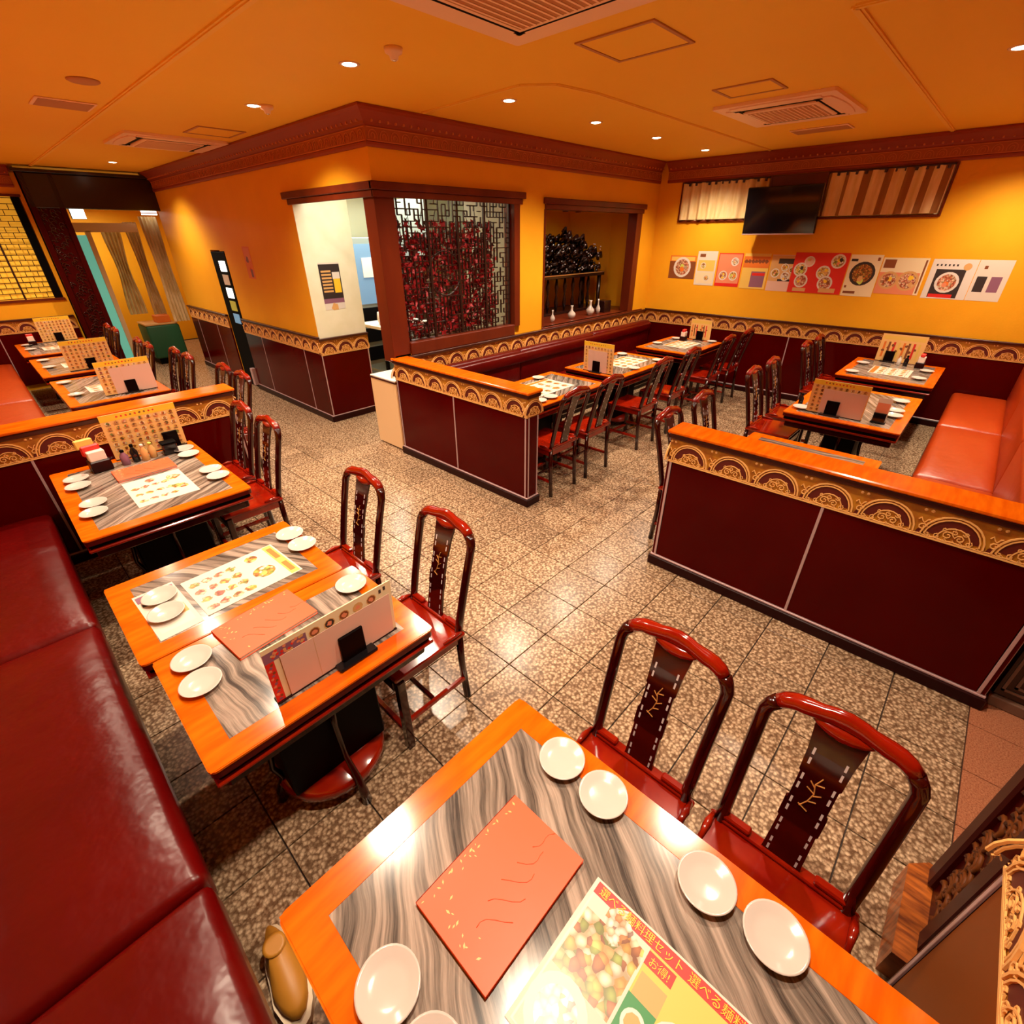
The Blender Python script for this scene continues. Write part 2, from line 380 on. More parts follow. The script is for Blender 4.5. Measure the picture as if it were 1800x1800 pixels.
# ---------------------------------------------------------------- setting: walls
XR, YB, XK = 7.40, 4.07, 2.65
ZO = 2.34                      # top of the openings
def wall(name, boxes, m='wall_paint'):
    mb = MB()
    for b in boxes: mb.box(*b, m)
    return mb.build(name, kind='structure')
wr = wall('wall_right', [(XR, XR+.12, -3.1, YB+.12, 0, CEIL)])
wainscot(wr, (XR-.021, 4.05, 0), (0,-1,0), 4.05+.60, [.95, 2.17, 3.4])
# wall with the lattice window and the alcove
LX0, LX1, AX0, AX1 = XK+.02, 4.43, 4.86, 6.98
wb = wall('wall_back', [(XK+.12, XR+.12, YB, YB+.12, ZO, CEIL), (LX0, XR, YB, YB+.045, 0, 1.0), (LX1, AX0, YB, YB+.12, 1.0, ZO), (AX1, XR, YB, YB+.12, 1.0, ZO)])
wainscot(wb, (LX0+.14, YB-.021, 0), (1,0,0), XR-.02-LX0-.14, [1.2, 2.4, 3.6], ztop=.985)
# kitchen block, side towards the aisle
YP = 5.57
wk = wall('wall_inner', [(XK, XK+.12, YB, YP, ZO, CEIL), (XK, XK+.12, YP+.001, 7.82, 0, CEIL), (XK, XK+.12, 7.82, 8.36, 1.86, CEIL), (XK, XK+.12, 8.36, 10.25, 0, CEIL)])
wainscot(wk, (XK-.021, 7.80, 0), (0,-1,0), 7.80-YP+.021, [.57, 1.82], ztop=1.01)
wainscot(wk, (XK-.021, 10.2, 0), (0,-1,0), 10.2-8.38, [.35, 1.25], ztop=1.01)
# return of the pillar, facing the camera, white above
wp = wall('wall_pillar', [(XK+.001, 3.27, YP-.003, YP+.12, 0, CEIL)], 'white_wall')
wainscot(wp, (XK-.021, YP-.021, 0), (1,0,0), .62+.021, [.62], ztop=.99)
seams(wp, (XK-.02, YP-.022, 0), (1,0,0), .1, .08, .80, [.006])
wl = wall('wall_left', [(-.95, -.83, -3.1, 13.4, 0, CEIL)])
wf = wall('wall_front', [(-.95, 7.5, -3.2, -3.1, 0, CEIL)])
wfar = wall('wall_far', [(-.95, 1.12, 10.35, 10.47, 0, 1.24), (-.95, 1.12, 10.35, 10.47, 2.52, CEIL), (-.95, .05, 10.35, 10.47, 1.24, 2.52), (1.06, 1.12, 10.35, 10.47, 1.24, 2.52)])
wainscot(wfar, (-.8, 10.33, 0), (1,0,0), 1.88, [.95, 1.7])
# ceiling
ceil = MB().box(-.95, 7.55, -3.2, 13.4, CEIL, CEIL+.1, 'ceiling_paint').build('ceiling', kind='structure')
def trim(name, pts, w=.045, d=.014, m='ceiling_trim', z=CEIL):
    mb = MB()
    for (x0, y0), (x1, y1) in zip(pts[:-1], pts[1:]):
        v = Vector((x1-x0, y1-y0, 0)); L = v.length; mb.T = xform((x0, y0, z), v, (0,0,-1))
        mb.box(-.0*w, L, -.001, d*.6, -w/2, w/2, m); mb.box(0, L, d*.6, d, -w/4, w/4, m)
    return mb.build(name, kind='structure')
trim('trim_1', [(1.29, -3.1), (1.29, 10.2)]); trim('trim_2', [(3.18, .90), (7.26, .90)]); trim('trim_3', [(3.10, 3.90), (3.06, 2.80), (3.22, 2.62), (3.60, 2.56), (7.26, 2.60)], .03, .012)
trim('trim_4', [(3.18, .90), (3.18, -3.0)])
# cornice: carved frieze, beads and projecting crown
def cornice(name, O, U, L, m0=True, e0=0, e1=0):
    """O on the wall at the start, U along; e0/e1 lengthen the ends with height for mitres (+1 outside corner, -1 inside)"""
    prof = [(0,2.625),(.012,2.625),(.020,2.64),(.020,2.655),(.012,2.66),(.012,2.755),(.028,2.765),(.034,2.78),(.05,2.795),(.095,2.835),(.12,2.85),(.12,2.868),(0,2.868)]
    root = empty(name, kind='structure')
    mb = MB(); T = xform((O[0],O[1],0), U, (0,0,1)); mb.T = T
    n = len(prof); vs = [(-e0*d, z, d) for d, z in prof]+[(L+e1*d, z, d) for d, z in prof]
    for i in range(n-1): mb.add([vs[i], vs[i+1], vs[n+i+1], vs[n+i]], [(0,1,2,3)], 'cornice_ground' if i == 4 else 'cornice_wood')
    mb.add(vs[:n], [list(range(n))[::-1]], 'cornice_wood'); mb.add(vs[n:], [list(range(n))], 'cornice_wood')
    mb.build('crown_moulding', parent=root)
    mb = MB(); mb.T = T; k = int(L/.105)
    for i in range(k):
        x = (i+.5)*L/k
        mb.tube([(x+.04*math.cos(math.radians(200-220*t/8)), 2.690+.045*math.sin(math.radians(200-220*t/8)), .016) for t in range(9)], .0035, 'cornice_relief', 4)
        mb.tube([(x+.018*math.cos(math.radians(200-260*t/6)), 2.695+.020*math.sin(math.radians(200-260*t/6)), .016) for t in range(7)], .003, 'cornice_relief', 4)
    for z in (2.665, 2.750): mb.box(0, L, z-.003, z+.003, .012, .017, 'cornice_relief')
    mb.build('carved_frieze', parent=root)
    mb = MB(); mb.T = T; k = int(L/.075)
    for i in range(k): mb.lathe([(.009,.0),(.009,.006),(.004,.011)], 'cornice_relief', (i+.5)*L/k, 2.787, 6, ax='z') if False else mb.box((i+.5)*L/k-.008, (i+.5)*L/k+.008, 2.778, 2.796, .034, .052, 'cornice_relief', .003)
    mb.build('bead_row', parent=root)
    return root
cornice('trim_5', (XR, YB-.12, 0), (0,-1,0), YB-.12+.6, e0=0)
cornice('trim_6', (XK, YB, 0), (1,0,0), XR-XK, e0=1, e1=-1)
cornice('trim_7', (XK, 10.2, 0), (0,-1,0), 10.2-YB, e0=0, e1=1)
cornice('trim_8', (-.8, 10.35, 0), (1,0,0), 1.85)
def baseboard(name, segs):
    mb = MB()
    for O, U, L in segs:
        mb.T = xform(O, U, (0,0,1)); mb.box(0, L, 0, .07, -.0, .018, 'base_dark', .004); mb.box(0, L, .07, .08, 0, .009, 'silver', .002)
    return mb.build(name, kind='structure')
baseboard('baseboard_inner', [((XK-.021, 7.80, 0), (0,-1,0), 7.80-YP+.039), ((XK-.039, YP-.021, 0), (1,0,0), .66), ((XK-.021, 10.2, 0), (0,-1,0), 1.82)])
baseboard('baseboard_right', [((XR-.021, 4.0, 0), (0,-1,0), 4.5)])

# header over the kitchen opening and lattice window, shared wooden frame
fr = empty('window_1', kind='structure')
mb = MB(); mb.box(XK-.035, XK+.0, YB-.035, YP+.14, ZO-.0, ZO+.06, 'frame_wood', .006); mb.box(XK-.02, XK, YB-.02, YP+.06, ZO-.05, ZO, 'frame_wood', .004); mb.build('door_header', parent=fr)
mb = MB(); mb.box(XK-.035, LX1+.08, YB-.04, YB, ZO, ZO+.06, 'frame_wood', .006); mb.box(XK-.02, LX1+.04, YB-.025, YB, ZO-.05, ZO, 'frame_wood', .004); mb.build('window_header', parent=fr)
MB().box(XK-.0, XK+.20, YB-.0, YB+.17, .94, ZO, 'frame_wood', .004).build('corner_post', parent=fr)
MB().box(LX1-.09, LX1, YB-.02, YB+.14, 1.08, ZO-.04, 'frame_wood', .004).build('side_post', parent=fr)
MB().box(XK+.2, LX1-.09, YB-.02, YB+.14, .985, 1.10, 'frame_wood', .004).build('window_sill', parent=fr)
# fretwork screen
lat = MB(); x0, x1, z0, z1, yl = XK+.21, LX1-.10, 1.10, ZO-.03, YB+.06
nx, nz = 32, 26; dx = (x1-x0)/nx; dz = (z1-z0)/nz; rr = random.Random(3)
for i in range(nx+1):
    w = .012 if i % 8 == 0 else .0045
    x = x0+dx*i
    if i % 8 == 0: lat.box(x-w, x+w, yl-.012, yl+.012, z0, z1, 'lattice_dark')
    else:
        for j in range(nz):
            if rr.random() < .62: lat.box(x-w, x+w, yl-.008, yl+.008, z0+dz*j, z0+dz*(j+1), 'lattice_dark')
for j in range(nz+1):
    for i in range(nx):
        if j in (0, nz) or rr.random() < .6: lat.box(x0+dx*i, x0+dx*(i+1), yl-.008, yl+.008, z0+dz*j-.0045, z0+dz*j+.0045, 'lattice_dark')
for cx_ in (x0+.37*(x1-x0),):
    lat.tube([(cx_+.2*math.cos(a*PI/12), yl, 1.68+.2*math.sin(a*PI/12)) for a in range(24)], .007, 'lattice_dark', 6, closed=True)
lat.build('fretwork_screen', parent=fr)
# red maple garland behind the screen
gar = MB(); rr = random.Random(5)
for k in range(1900):
    u = rr.random(); v = rr.random(); x = x0+.03+(x1-x0-.20)*u; z = z0+.02+(z1-z0-.2)*v
    if v > .9 and rr.random() < .6: continue
    if abs(math.hypot(u-.40, v-.45)-.12) < .05 and rr.random() < .6: continue
    y = yl+.03+.10*rr.random(); s = .020+.026*rr.random(); a = rr.random()*6.3; t = rr.random()-.5
    star = []
    for q in range(10):
        r_ = s if q % 2 == 0 else s*.45; an = a+q*PI/5; star.append((x+r_*math.cos(an), y+r_*t*math.cos(an), z+r_*math.sin(an)))
    gar.add(star, [list(range(10))], 'leaf_red' if rr.random() < .72 else ('leaf_pink' if rr.random() < .35 else 'leaf_dark'))
for k in range(9):
    xx = x0+.1+k*.14; gar.tube([(xx+.03*math.sin(t*1.7+k), yl+.09, z0+.02+t*.11) for t in range(11)], .004, 'leaf_dark', 5)
g = gar.build('maple_garland'); tag(g, 'red artificial maple leaves trailing behind the dark fretwork window screen', 'garland', kind='stuff')

# alcove (built-in recess with orange walls)
mb = MB(); mb.box(AX0, AX1+.4, 5.25, 5.33, .9, 2.6, 'wall_paint'); mb.box(AX0-.08, AX0, YB+.12, 5.33, .9, 2.6, 'wall_paint')
mb.box(AX1+.32, AX1+.4, YB+.12, 5.25, .9, 2.6, 'wall_paint'); mb.box(AX0, AX1+.32, YB+.12, 5.25, 2.52, 2.6, 'ceiling_paint')
mb.add([(AX1-.1, 5.25, 1.0), (AX1+.33, 4.75, 1.0), (AX1+.33, 4.75, 2.52), (AX1-.1, 5.25, 2.52)], [(0,1,2,3)], 'wall_paint')
mb.box(AX0-.09, AX0-.081, YB+.12, 5.34, .9, 2.7, 'kitchen_grey'); mb.box(AX0-.09, 7.5, 5.331, 5.34, .9, 2.7, 'kitchen_grey')
mb.build('wall_alcove', kind='structure')
fr2 = empty('window_2', kind='structure')
mb = MB(); mb.box(AX0-.03, AX1+.08, YB-.035, YB, ZO-.03, ZO+.03, 'frame_wood', .006); mb.box(AX0, AX1+.04, YB-.02, YB+.13, ZO-.08, ZO-.03, 'frame_wood', .004); mb.build('window_header', parent=fr2)
MB().box(AX1-.13, AX1+.01, YB-.015, YB+.13, 1.0, ZO-.08, 'frame_wood', .004).build('side_post', parent=fr2)
MB().box(AX0-.01, AX0+.015, YB-.012, YB+.13, 1.0, ZO-.08, 'frame_wood', .002).build('side_post', parent=fr2)
MB().box(AX0-.01, AX1+.3, YB-.015, 5.25, .945, 1.0, 'frame_wood', .004).build('alcove_shelf', parent=fr2)

# ---------------------------------------------------------------- low divider walls between the seating bays
def divider(label, O, U, L, th, at, end=True, top=.985, name='divider_wall', lac='lacquer_panel'):
    """O: floor corner of the visible face, U along it, body lies behind the face"""
    root = empty(name, label=label, cat='divider')
    T = xform(O, U, (0,0,1))
    mb = MB(); mb.T = T; mb.box(.02, L-.02, .0, top-.045, -th+.02, -.02, 'dark_rail'); mb.build('core', parent=root)
    wz = top-.205
    cuts = [.03]+list(at)+[L-.03]
    for side in (0, 1):
        for a, b in zip(cuts[:-1], cuts[1:]):
            mb = MB(); mb.T = T
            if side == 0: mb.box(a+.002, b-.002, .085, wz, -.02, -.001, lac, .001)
            else: mb.box(a+.002, b-.002, .085, wz, -th+.001, -th+.02, 'lacquer_panel', .001)
            mb.build('lacquer_panel', parent=root)
    for a in at+[.022, L-.022]:
        mb = MB(); mb.T = T; mb.box(a-.007, a+.007, .08, wz, -.002, .004, 'silver', .001); mb.build('silver_strip', parent=root)
    for e, s_ in ((0, -1), (L, 1)):
        mb = MB(); mb.T = T; xa, xb = (e, e+.02) if s_ < 0 else (e-.02, e)
        mb.box(xa, xb, .085, wz, -th+.0, -.0, 'lacquer_panel', .001); mb.build('end_panel', parent=root)
        for zz in (-.012, -th+.012):
            mb = MB(); mb.T = T; xa, xb = (e-.004, e+.002) if s_ < 0 else (e-.002, e+.004)
            mb.box(xa, xb, .08, wz, zz-.006, zz+.006, 'silver', .001); mb.build('silver_strip', parent=root)
    # carved band all round
    mb = MB(); mb.T = T; mb.box(0, L, wz, top-.05, -th, 0, 'gold_ground', .002)
    mb.box(0, L, wz, wz+.008, 0, .006, 'gold_relief'); 
    m2 = MB(); relief(m2, L-.02, top-.05-wz)
    sh = Matrix.Translation((.01, wz, 0)); mb.add([tuple(sh @ Vector(v)) for v in m2.v], m2.f, 'gold_relief')
    off = len(mb.m)-len(m2.m); ri = mb.mi('red_recess'); rj = m2.mats.index('red_recess')
    for q, mm in enumerate(m2.m):
        if mm == rj: mb.m[off+q] = ri
    for e, fl in ((0, 1), (L, 0)):
        m3 = MB(); relief(m3, th-.01, top-.05-wz)
        E_ = (Matrix(((0,0,-1,0),(0,1,0,wz),(1,0,0,-th+.005),(0,0,0,1))) if fl else Matrix(((0,0,1,L),(0,1,0,wz),(-1,0,0,-.005),(0,0,0,1))))
        mb.add([tuple(E_ @ Vector(v)) for v in m3.v], m3.f, 'gold_relief'); off = len(mb.m)-len(m3.m)
        for q, mm in enumerate(m3.m):
            if mm == m3.mats.index('red_recess'): mb.m[off+q] = ri
    mb.build('carved_band', parent=root)
    mb = MB(); mb.T = T; mb.box(-.012, L+.012, top-.055, top-.022, -th-.012, .014, 'dark_rail', .005); mb.build('rail_moulding', parent=root)
    mb = MB(); mb.T = T; mb.box(-.022, L+.022, top-.022, top, -th-.022, .022, 'orange_wood', .006); mb.build('top_rail', parent=root)
    mb = MB(); mb.T = T; mb.box(-.018, L+.018, 0, .07, -th-.018, .018, 'base_dark', .005); mb.box(-.008, L+.008, .07, .082, -th-.008, .008, 'silver', .002); mb.build('skirting', parent=root)
    return root
# face towards -x: U x z = -x  ->  U = -y  ((0,-1,0)x(0,0,1)=(-1,0,0))
divider('dark red lacquer divider with carved gold band in front of the lattice window bench', (2.65, 4.09, 0), (0,-1,0), 4.09-2.34, .13, [.87])
divider('long dark red lacquer divider with orange top rail at right, by the granite aisle', (2.65, 1.17, 0), (0,-1,0), 1.17+.59, .15, [.87])
divider('dark red divider across the left bench, behind the third table', (-.80, 4.16, 0), (1,0,0), 1.98, .17, [.72])
# near divider faces +y
divider('near divider at bottom right with amber reflection painted on its panel and gold carved band', (1.12, -.44, 0), (-1,0,0), 1.92, .14, [1.0], lac='lacquer_reflect')
divider('divider behind the bench of the right booth', (7.38, -.66, 0), (-1,0,0), 4.35, .12, [1.1, 2.2, 3.3])
# near divider face: amber reflection painted into the lacquer colour

# ---------------------------------------------------------------- benches
def bench(label, x0, x1, y0, y1, cuts, back, m='leather_red', seat=.43, bh=.84):
    """seat block x0..x1, y0..y1; cuts along the long axis; back = '-x','-y','+y' side of the backrest"""
    root = empty('banquette_bench', ((x0+x1)/2, (y0+y1)/2, 0), label=label, cat='bench'); ox, oy = (x0+x1)/2, (y0+y1)/2
    def bb(name, a, b, c, d, e, f, mm, ch):
        mb = MB(); mb.box(a-ox, b-ox, c-oy, d-oy, e, f, mm, ch); return mb.build(name, parent=root)
    bt = .10
    if back == '-x':
        bb('plinth', x0+.02, x1-.05, y0, y1, 0, seat-.14, 'base_dark', .004)
        for a, b in zip(cuts[:-1], cuts[1:]):
            cushion(root, (x0-ox, x1-ox, a-oy+.003, b-oy-.003, seat-.14, seat), m)
            bb('back_cushion', x0-bt, x0+.02, a+.003, b-.003, seat-.02, bh, m, .03)
    else:
        s = -1 if back == '-y' else 1
        fy0, fy1 = (y0+.02, y1-.05) if s < 0 else (y0+.05, y1-.02)
        bb('plinth', x0, x1, fy0, fy1, 0, seat-.14, 'base_dark', .004)
        ye = y1-.05 if s < 0 else y0+.045
        bb('kick_strip', x0, x1, ye, ye+.005, .05, .062, 'chrome', 0)
        for a, b in zip(cuts[:-1], cuts[1:]):
            cushion(root, (a-ox+.003, b-ox-.003, y0-oy, y1-oy, seat-.14, seat), m)
            if s < 0: bb('back_cushion', a+.003, b-.003, y0-bt, y0+.02, seat-.02, bh, m, .03)
            else: bb('back_cushion', a+.003, b-.003, y1-.02, y1+bt, seat-.02, bh, m, .03)
        if s > 0:
            bb('back_roll', x0, x1, y1-.045, y1+.01, bh-.15, bh-.03, m, .03)
    return root
def cushion(root, b, m):
    x0, x1, y0, y1, z0, z1 = b; bm = bmesh.new(); bmesh.ops.create_cube(bm, size=1)
    bmesh.ops.bevel(bm, geom=list(bm.edges), offset=.001, segments=1, affect='EDGES') if False else None
    for v in bm.verts: v.co = ((x0+x1)/2+v.co.x*(x1-x0), (y0+y1)/2+v.co.y*(y1-y0), (z0+z1)/2+v.co.z*(z1-z0))
    bmesh.ops.bevel(bm, geom=list(bm.edges), offset=.035, segments=4, affect='EDGES', profile=.6)
    bmesh.ops.subdivide_edges(bm, edges=[e for e in bm.edges if e.calc_length() > .15], cuts=12, use_grid_fill=True)
    cx_, cy_ = (x0+x1)/2, (y0+y1)/2
    for v in bm.verts:
        if v.co.z > z1-.004:
            u = 1-abs(v.co.x-cx_)/((x1-x0)/2); w = 1-abs(v.co.y-cy_)/((y1-y0)/2)
            v.co.z += .028*min(1, u*2.5)**.6*min(1, w*4)**.6 + .0025*math.sin(v.co.y*23+v.co.x*9)*math.sin(v.co.x*17)
    bm.verts.index_update(); mb = MB(); mb.add([tuple(v.co) for v in bm.verts], [[v.index for v in f.verts] for f in bm.faces], m, True); bm.free()
    mb.build('seat_cushion', parent=root)
bench('near left red leather bench along the first three tables', -.68, -.13, -.40, 4.12, [-.40, 1.08, 2.59, 4.12], '-x')
bench('rear left bench beyond the carved divider, orange light in its colour', -.60, .14, 4.42, 10.25, [4.42, 6.0, 7.6, 10.25], '-x', 'leather_lit')
bench('red leather bench under the lattice window and alcove', 2.82, 7.34, 3.47, 3.93, [2.82, 4.3, 5.8, 7.34], '+y')
bench('red leather bench of the right booth, orange light in its colour', 2.86, 7.34, -.44, .03, [2.86, 4.42, 5.9, 7.34], '-y', 'leather_lit')

# ---------------------------------------------------------------- tables
TZ = .70
def table(label, x0, x1, y0, y1, mar, rot=0, axis='y'):
    root = empty('dining_table', ((x0+x1)/2, (y0+y1)/2, 0), label=label, cat='table'); a, b = (x1-x0)/2, (y1-y0)/2
    bd = .08
    mb = MB(); mb.prism(rounded(-a, a, -b, b, .022), TZ-.009, TZ-.0015, 'orange_wood'); mb.prism(rounded(-a+.002, a-.002, -b+.002, b-.002, .022), TZ-.036, TZ-.009, 'edge_red')
    # frame ring flush with the marble
    out = rounded(-a, a, -b, b, .022); 
    ring_o = [(-a+.004,-b+.004),(a-.004,-b+.004),(a-.004,b-.004),(-a+.004,b-.004)]; ring_i = [(-a+bd,-b+bd),(a-bd,-b+bd),(a-bd,b-bd),(-a+bd,b-bd)]
    o_ = mb.build('tabletop', parent=root)
    for k in range(4):
        mb = MB(); q = [ring_o[k], ring_o[(k+1) % 4], ring_i[(k+1) % 4], ring_i[k]]
        mb.prism(q, TZ-.0014, TZ, 'orange_wood'); mb.build('edge_board', parent=root)
    mb = MB(); mb.box(-a+bd+.001, a-bd-.001, -b+bd+.001, b-bd-.001, TZ-.0014, TZ-.0003, mar); mb.build('marble_inset', parent=root)
    mb = MB(); mb.box(-a+.015, a-.015, -b+.015, b-.015, TZ-.060, TZ-.034, 'black', .003); mb.box(-a+.004, a-.004, -b+.004, b-.004, TZ-.078, TZ-.062, 'rosewood_red', .005)
    mb.box(-a+.03, a-.03, -b+.03, b-.03, TZ-.13, TZ-.078, 'rosewood', .006); mb.build('apron', parent=root)
    R_ = min(a, b)-.05; R_ = min(R_, .225)
    mb = MB(); mb.box(-.20, .20, -.12, .12, .112, TZ-.13, 'black_box', .006); mb.build('pedestal', parent=root)
    mb = MB(); mb.lathe([(R_-.02,.055),(R_,.07),(R_,.10),(R_-.012,.115),(.0,.118)], 'rosewood_red', n=28); mb.build('base_disc', parent=root)
    for k in range(4):
        t = k*PI/2; c, s = math.cos(t), math.sin(t); q0 = .205 if k % 2 == 0 else .14; L0 = R_; R_ = R_-.028 if k % 2 == 0 else R_
        mb = MB(); mb.tube([((R_+.035)*c, (R_+.035)*s, 0), ((R_+.03)*c, (R_+.03)*s, .06), ((R_+.005)*c, (R_+.005)*s, .125), ((q0+.02)*c, (q0+.02)*s, .20), (q0*c, q0*s, .36), ((q0+.01)*c, (q0+.01)*s, TZ-.13)], [.022,.018,.014,.011,.012,.02], 'rosewood', 8); mb.build('leg', parent=root); R_ = L0
    return root
def P_(x, y, z=TZ): return (x, y, z)
TAB = {}
def T(key, desc, x0, x1, y0, y1, mar, label):
    TAB[key] = (desc, x0, x1, y0, y1); table(label, x0, x1, y0, y1, mar)
T('T1', 'nearest table', -.03, .765, -.42, .70, 'marble_a', 'nearest table at bottom, orange wood edge around grey striped marble')
T('T2f', 'front table of the joined pair', -.02, .775, 1.155, 1.75, 'marble_b', 'front one of two joined small tables, holding the white backed menu board')
T('T2b', 'rear table of the joined pair', -.05, .735, 1.758, 2.375, 'marble_d', 'rear one of two joined small tables, half covered by a photo menu')
T('T3', 'third table by the left divider', -.04, .775, 2.90, 4.04, 'marble_c', 'third table on the left, against the carved divider, with condiments and a menu board')
T('TH', 'table hidden beyond left divider', .30, 1.09, 4.62, 5.55, 'marble_c', 'table mostly hidden behind the left carved divider')
T('T4', 'first table beyond left divider', .30, 1.09, 5.72, 7.02, 'marble_a', 'first table seen beyond the left divider, with a white card on its menu board')
T('T5', 'second table beyond left divider', .28, 1.07, 7.28, 8.58, 'marble_c', 'second table beyond the left divider, middle of the rear left row')
T('T6', 'farthest left table', .26, 1.05, 8.84, 10.06, 'marble_b', 'farthest table of the rear left row, near the carved gate')
T('TC0', 'window row table by the divider end', 3.00, 4.18, 2.62, 3.36, 'marble_c', 'table of the lattice window row nearest the divider end')
T('TC1', 'middle table of the window row', 4.42, 5.58, 2.62, 3.36, 'marble_c', 'middle table of the lattice window row, with an upright menu board')
T('TC2', 'window row table near the poster wall', 5.98, 7.02, 2.60, 3.36, 'marble_a', 'farthest table of the lattice window row, beside the poster wall')
T('TR0', 'booth table behind the right divider', 2.86, 3.76, .20, 1.02, 'marble_b', 'right booth table hidden behind the long right divider')
T('TR1', 'near right booth table', 4.42, 5.62, .20, 1.02, 'marble_c', 'right booth table with two menu stands, nearer the camera')
T('TR2', 'far right booth table', 6.12, 7.22, .18, 1.02, 'marble_a', 'right booth table against the poster wall')

# ---------------------------------------------------------------- chairs (local: faces -x, origin under the seat centre)
def twig(mb, T_, s=1.):
    """gold blossom twig inlay in local (u across, v up)"""
    for pts in ([(-.016,-.055),(-.004,-.030),(.002,0),(-.004,.028),(.006,.055)], [(-.004,-.030),(.014,-.022)], [(.002,0),(-.018,.010)], [(.002,-.008),(.018,.004)], [(-.004,.028),(.016,.034)], [(-.002,.018),(-.016,.032)], [(-.020,-.050),(.004,-.060)]):
        mb.tube([tuple(T_ @ Vector((u*s, v*s, .0005))) for u, v in pts], .0016, 'inlay_gold', 4)
def make_chair():
    root = empty('dining_chair', label='x', cat='chair')
    SZ = .45; w = .19; d = .19
    mb = MB(); mb.box(-d, d, -w-.01, w+.01, SZ-.022, SZ, 'rosewood_red', .006); mb.build('seat', parent=root)
    mb = MB(); mb.box(-d+.02, d-.02, -w+.015, w-.015, SZ-.075, SZ-.022, 'rosewood_red', .003); mb.build('seat_frame', parent=root)
    # back: hoop with rounded shoulders, leaning back
    def hp(y, z): 
        t = (z-SZ)/.48; return (d-.015+.10*t+.02*t*t, y, z)
    pts = []; rad = []
    H = .925; sw = .168; cr_ = .085
    zs = [SZ-.01, .52, .60, .68, .76, H-cr_]
    for z in zs: pts.append(hp(-sw-.004*(z-SZ)*4, z)); rad.append(.0185)
    for k in range(1, 7):
        a = PI - k*PI/2/6; pts.append(hp(-(sw+.008-cr_)+cr_*math.cos(a), H-cr_+cr_*math.sin(a))); rad.append(.0185+.0010*k)
    for u in (-.055, -.03, 0, .03, .055): pts.append(hp(u*1.0, H+.012*(1-(u/.07)**2))); rad.append((.019, .031-.006*abs(u)/.055))
    for k in range(6):
        a = PI/2 - k*PI/2/6; pts.append(hp((sw+.008-cr_)+cr_*math.cos(a), H-cr_+cr_*math.sin(a))); rad.append(.0185+.0010*(6-k))
    for z in zs[::-1]: pts.append(hp(sw+.004*(z-SZ)*4, z)); rad.append(.0185)
    nn = len(pts)
    mb = MB(); mb.tube(pts[:9], rad[:9], 'rosewood', 10, up=(1,0,0)); mb.build('back_post', parent=root)
    mb = MB(); mb.tube(pts[nn-9:], rad[nn-9:], 'rosewood', 10, up=(1,0,0)); mb.build('back_post', parent=root)
    mb = MB(); mb.tube(pts[8:nn-8], rad[8:nn-8], 'rosewood_red', 10, up=(1,0,0))
    mb.tube([hp(u, H-.012-.012*(1-(u/.075)**2)) for u in (-.075,-.05,-.025,0,.025,.05,.075)], [.006,.015,.020,.022,.020,.015,.006], 'rosewood_red', 8, up=(1,0,0)); mb.build('crest_rail', parent=root)
    mb = MB(); mb.box(d-.030, d+.006, -w+.012, w-.012, SZ, SZ+.014, 'rosewood_red', .004); mb.box(d-.026, d+.002, -w+.012, -.085, SZ+.014, SZ+.032, 'rosewood_red', .005); mb.box(d-.026, d+.002, .085, w-.012, SZ+.014, SZ+.032, 'rosewood_red', .005); mb.build('rear_rail', parent=root)
    # splat with notched edge
    zl = [SZ, SZ+.03, .60, .605, .665, .67, .76, .765, .83, .90]; hw = [.052,.050,.047,.051,.051,.046,.046,.050,.052,.060]
    mb = MB(); vs = []
    for z, h in zip(zl, hw):
        x, _, _ = hp(0, z); x -= .008*math.sin(PI*(z-SZ)/.48)
        vs += [(x-.006,-h,z),(x-.006,h,z),(x+.006,h,z),(x+.006,-h,z)]
    fs = []
    for i in range(len(zl)-1):
        for k in range(4): fs.append((4*i+k, 4*i+(k+1) % 4, 4*i+4+(k+1) % 4, 4*i+4+k))
    fs += [(3,2,1,0), tuple(4*(len(zl)-1)+k for k in range(4))]
    mb.add(vs, fs, 'rosewood'); sp_ = mb.build('splat', parent=root)
    def sx(z): return hp(0, z)[0] - .008*math.sin(PI*(z-SZ)/.48)
    mb = MB(); z = SZ+.02; k = 0
    while z < .87:
        for s_ in (-1, 1):
            y = s_*.037; x = sx(z)-.0065; x2 = sx(z+.020)-.0065
            mb.add([(x,y-.0028,z),(x,y+.0028,z),(x2,y+.0028,z+.020),(x2,y-.0028,z+.020)], [(0,1,2,3)[::-1]], 'inlay_pearl')
            x += .0130; x2 += .0130
            mb.add([(x,y-.0028,z),(x,y+.0028,z),(x2,y+.0028,z+.020),(x2,y-.0028,z+.020)], [(0,1,2,3)], 'inlay_pearl')
        z += .030 if k % 2 == 0 else .050; k += 1
    mb.build('edge_inlay', parent=sp_, kind='stuff')
    mb = MB(); z = .72; x = sx(z)-.0068
    lean = Vector((sx(.78)-sx(.66), 0, .12)).normalized()
    twig(mb, Matrix(((0,lean.x,-1,x),(-1,lean.y,0,0),(0,lean.z,0,z),(0,0,0,1)))); mb.build('twig_inlay', parent=sp_)
